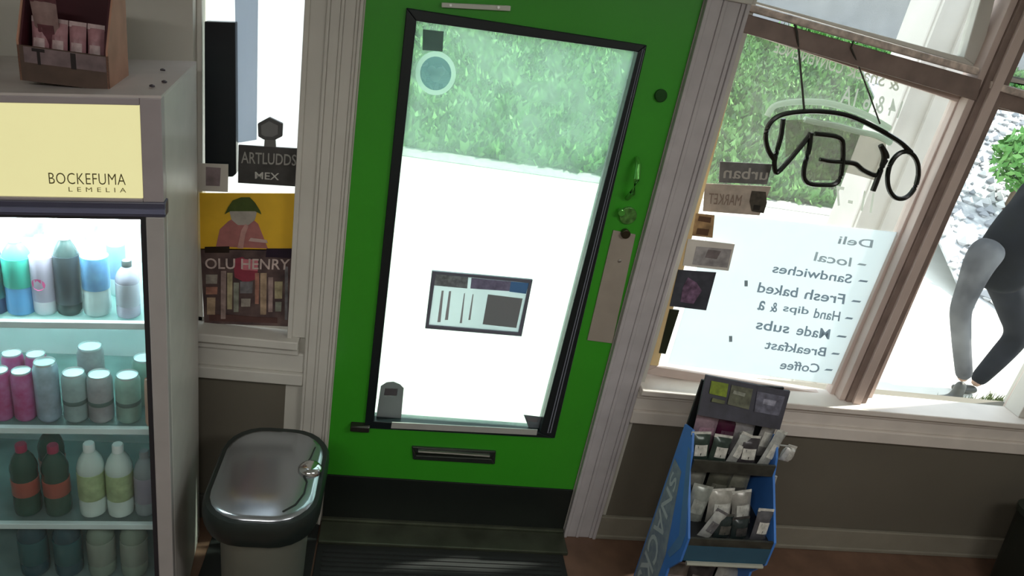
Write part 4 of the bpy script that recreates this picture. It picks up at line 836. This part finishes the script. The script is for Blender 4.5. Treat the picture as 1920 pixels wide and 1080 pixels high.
# pale outbuilding seen through the left window
ob = thing('white_outbuilding', 'bright white boarded wall of a building outside the left window', 'building', (-3.2, 3.0, -0.1))
obj('outbuilding_wall', MB().box((-5.4, 2.6, -0.1), (-0.50, 3.2, 3.4)), mat('white_boards', (0.86, 0.87, 0.90), 0.7), ob)
obj('corner_board', MB().box((-0.56, 2.57, -0.1), (-0.46, 2.6, 3.4)), mat('white_boards', (0, 0, 0)), ob)
# grey house across, seen through the transom
hs = thing('grey_house', 'grey building across the road seen through the top panes', 'building', (17, 22, 2))
obj('house_wall', MB().box((4, 22, 0), (34, 24, 7.5)), mat('grey_siding', (0.22, 0.22, 0.22), 0.8, var=0.1, scale=2), hs)
obj('house_roof', MB().prism([(3.4, 21.4, 7.5), (34.6, 21.4, 7.5), (34.6, 24, 9), (3.4, 24, 9)], (0, 0.1, 0.1)), mat('roof_grey', (0.12, 0.12, 0.12), 0.8), hs)
for i in range(8): 
    x = 6.5 + i * 3.4; wf = obj('house_window', MB().box((x, 21.95, 3.5), (x + 1.2, 22.0, 5.2)), mat('house_window_frame', (0.6, 0.6, 0.58), 0.6), hs); obj('house_pane', MB().box((x + 0.12, 21.93, 3.62), (x + 1.08, 21.96, 5.08)), mat('house_glass', (0.06, 0.07, 0.08), 0.2), wf)
# small shrub by the wall under the person's foot and one at the far right
sh = thing('green_bush', 'bright green leafy bush outside at the far right window edge', 'bush', (7.0, 5.2, 0.45))
def leafball(c, R, n, size, mats, parent, nm='foliage', seed=2):
    mb = MB(); R2 = random.Random(seed)
    for i in range(n):
        v = Vector((R2.gauss(0, 1), R2.gauss(0, 1), R2.gauss(0, 1))).normalized() * R * R2.uniform(0.6, 1.05); p = Vector(c) + v
        a = Vector((R2.uniform(-1, 1), R2.uniform(-1, 1), R2.uniform(-1, 1))).normalized() * size; b = a.cross(v).normalized() * size * 0.5
        mb.add([p - a, p + b, p + a, p - b], [(0, 1, 2, 3)], R2.randrange(len(mats)))
    o = obj(nm, mb, mats, parent); o['kind'] = 'stuff'
BP = at(1928, 300, 5.2)
leafball(BP, 0.36, 900, 0.06, gms[:2], sh)
obj('stem', MB().tube([(BP.x, 5.2, 0.40), (BP.x + 0.01, 5.2, BP.z * 0.5 + 0.2), (BP.x + 0.02, 5.2, BP.z)], [0.03, 0.025, 0.015], 8), mat('bark', (0.12, 0.08, 0.05), 0.8), sh)
mg = MB(); R2 = random.Random(4)
for i in range(1500):
    a = R2.random(); x = 3.85 + 0.95 * a + R2.gauss(0, 0.06); y = 1.38 + 0.22 * a + R2.gauss(0, 0.05); h_ = R2.uniform(0.03, 0.09); t = R2.uniform(0, 6.28)
    mg.add([(x, y, -0.10), (x + 0.012 * math.cos(t), y + 0.012 * math.sin(t), -0.10), (x + R2.uniform(-.03, .03), y + R2.uniform(-.03, .03), -0.10 + h_)], [(0, 1, 2)], R2.randrange(2))
tag(obj('weeds', mg, [mat('weed_green', (0.12, 0.16, 0.03), 0.8), mat('weed_dark', (0.05, 0.07, 0.02), 0.8)]), 'low green weeds on the pavement under the walking person', 'weeds', kind='stuff')

# ------------------------------------------------------------------ person walking outside
def skin(name, pts, edges, m, parent, root=0, sub=2):
    me = bpy.data.meshes.new(name); L0 = origin_of(parent)
    me.from_pydata([tuple(Vector(p[0]) - L0) for p in pts], edges, []); o = bpy.data.objects.new(name, me); COL.objects.link(o); o.parent = parent
    md = o.modifiers.new('skin', 'SKIN'); md.use_smooth_shade = True
    for i, p in enumerate(pts):
        sv = me.skin_vertices[0].data[i]; r = p[1]; sv.radius = (r, r) if not isinstance(r, tuple) else r; sv.use_root = (i == root)
    sb = o.modifiers.new('sub', 'SUBSURF'); sb.levels = sub; sb.render_levels = sub
    dg = bpy.context.evaluated_depsgraph_get(); me2 = bpy.data.meshes.new_from_object(o.evaluated_get(dg)); o.modifiers.clear(); o.data = me2
    me2.materials.clear(); me2.materials.append(m)
    for p in me2.polygons: p.use_smooth = True
    return o
PE = Vector((4.05, 1.66, 0.93))
pe = thing('person', 'person in black jacket and grey trousers walking past outside the right window', 'person', (4.25, 1.62, -0.10))
hipA = at(1842, 478, 1.56); hipB = PE + Vector((0.05, 0.09, -0.03))
kneeA = at(1800, 582, 1.52); ankA = at(1806, 715, 1.52); kneeB = at(1912, 628, 1.74); ankB = at(1824, 724, 1.70)
chest = PE + Vector((0.07, 0.0, 0.30)); neck = PE + Vector((0.14, 0.0, 0.52)); head = PE + Vector((0.15, 0.0, 0.66))
shA = neck + Vector((0.02, -0.19, -0.07)); shB = neck + Vector((0.02, 0.19, -0.07))
elA = shA + Vector((0.12, -0.02, -0.26)); wrA = elA + Vector((0.16, 0.02, -0.17)); elB = shB + Vector((0.02, 0.08, -0.27)); wrB = elB + Vector((0.04, -0.05, -0.22))
skinc = mat('skin_tone', (0.42, 0.26, 0.19), 0.5)
fA = Vector((-0.20, -0.01, 0)); 
body = [(PE, 0.10), (chest, 0.10), (neck, 0.06), (head, (0.085, 0.10)), (shA, 0.038), (elA, 0.036), (wrA, 0.030), (shB, 0.038), (elB, 0.036), (wrB, 0.030),
        (hipA + Vector((0.03, 0.03, -0.03)), 0.035), (kneeA, 0.040), (ankA, 0.038), (hipB, 0.07), (kneeB, 0.055), (ankB, 0.038)]
be = [(0, 1), (1, 2), (2, 3), (1, 4), (4, 5), (5, 6), (1, 7), (7, 8), (8, 9), (0, 10), (10, 11), (11, 12), (0, 13), (13, 14), (14, 15)]
# hands: palm and five fingers each
def hand(wr, d, sidev):
    d = d.normalized(); s_ = sidev.normalized(); i0 = len(body); body.append((wr + d * 0.05, 0.030)); par = 6 if wr is wrA else 9; be.append((par, i0))
    for j, L in enumerate((0.062, 0.072, 0.068, 0.055)):
        b0 = wr + d * 0.085 + s_ * (0.016 * (j - 1.5)); body.append((b0, 0.010)); be.append((i0, len(body) - 1)); body.append((b0 + d * L * 0.55 + Vector((0, 0, -0.006)), 0.009)); be.append((len(body) - 2, len(body) - 1))
        body.append((b0 + d * L + Vector((0, 0, -0.016)), 0.008)); be.append((len(body) - 2, len(body) - 1))
    body.append((wr + d * 0.04 + s_ * -0.040, 0.010)); be.append((i0, len(body) - 1)); body.append((wr + d * 0.075 + s_ * -0.052, 0.009)); be.append((len(body) - 2, len(body) - 1))
hand(wrA, wrA - elA, Vector((0, 1, 0))); hand(wrB, wrB - elB, Vector((0, 1, 0)))
bo = skin('body', body, be, skinc, pe, 0, 1)
# face and hair on the head (looking left)
fc = MB(); hd_ = head
fc.lathe([(0.002, 0), (0.010, 0.004), (0.012, 0.012), (0.004, 0.030)], hd_ + Vector((-0.10, 0, -0.03)), 8)
obj('nose', fc, skinc, bo, smooth=True)
for sy in (-1, 1):
    obj('eye', MB().lathe([(0.002, -0.009), (0.009, -0.004), (0.010, 0.0), (0.009, 0.004), (0.002, 0.009)], hd_ + Vector((-0.088, sy * 0.032, 0.0)), 8), mat('eye_dark', (0.03, 0.02, 0.02), 0.3), bo, smooth=True)
    obj('ear', MB().lathe([(0.004, -0.028), (0.014, -0.015), (0.016, 0.01), (0.005, 0.026)], hd_ + Vector((0.0, sy * 0.092, -0.01)), 8), skinc, bo, smooth=True)
obj('mouth', MB().tube([hd_ + Vector((-0.088, -0.022, -0.055)), hd_ + Vector((-0.096, 0, -0.056)), hd_ + Vector((-0.088, 0.022, -0.055))], 0.005, 6), mat('lips', (0.35, 0.14, 0.12), 0.5), bo, smooth=True)
hr = MB(); hr.lathe([(0.100, -0.06), (0.112, 0.0), (0.108, 0.05), (0.080, 0.09), (0.035, 0.112), (0.004, 0.116)], hd_ + Vector((0.022, 0, 0.01)), 16)
obj('hair', hr, mat('hair_dark', (0.02, 0.015, 0.012), 0.6), pe, smooth=True)
blk = mat('black_jacket', (0.006, 0.007, 0.010), 0.9, var=0.3, scale=9, spec=0.1)
skin('jacket', [(PE + Vector((0.07, 0.03, -0.20)), 0.165), (PE + Vector((0.02, 0, -0.06)), 0.19), (PE + Vector((-0.01, 0, 0.12)), 0.185), (chest, 0.19), (neck + Vector((0.01, 0, -0.03)), 0.095), (shA, 0.095), (elA, 0.066), (wrA, 0.050), (shB, 0.085), (elB, 0.066), (wrB, 0.050)],
     [(0, 1), (1, 2), (2, 3), (3, 4), (3, 5), (5, 6), (6, 7), (3, 8), (8, 9), (9, 10)], blk, pe)
tr_l = mat('sunlit_trousers', (0.05, 0.05, 0.055), 0.9, col2=(0.15, 0.15, 0.155), scale=5, spec=0.1); tr_d = mat('charcoal_trousers', (0.014, 0.015, 0.019), 0.9, var=0.3, scale=8, spec=0.1)  # dark trousers; leading leg coloured paler to paint the sun on it
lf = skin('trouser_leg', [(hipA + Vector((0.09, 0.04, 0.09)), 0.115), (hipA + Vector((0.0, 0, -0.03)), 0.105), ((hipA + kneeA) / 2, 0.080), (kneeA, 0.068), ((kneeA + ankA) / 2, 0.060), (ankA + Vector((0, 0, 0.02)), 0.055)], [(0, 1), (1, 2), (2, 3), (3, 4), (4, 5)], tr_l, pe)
lf['label'] = 'leading trouser leg, paler for painted sunlight'
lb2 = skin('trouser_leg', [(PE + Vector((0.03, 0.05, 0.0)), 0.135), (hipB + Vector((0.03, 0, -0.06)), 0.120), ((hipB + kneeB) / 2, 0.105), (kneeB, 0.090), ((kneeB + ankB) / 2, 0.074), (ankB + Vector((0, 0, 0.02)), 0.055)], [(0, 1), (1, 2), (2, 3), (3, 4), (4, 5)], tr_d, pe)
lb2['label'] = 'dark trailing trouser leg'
shoe = mat('dark_shoe', (0.05, 0.05, 0.045), 0.5)
for an in (ankA, ankB):
    g0 = Vector((an.x, an.y, -0.065)); skin('shoe', [(g0 + Vector((0.05, 0, 0.005)), (0.038, 0.034)), (g0, (0.042, 0.040)), (g0 + Vector((-0.08, 0, -0.002)), (0.042, 0.030)), (g0 + Vector((-0.15, 0, -0.006)), (0.036, 0.024)), (an, 0.036)], [(0, 1), (1, 2), (2, 3), (1, 4)], shoe, pe, 1)
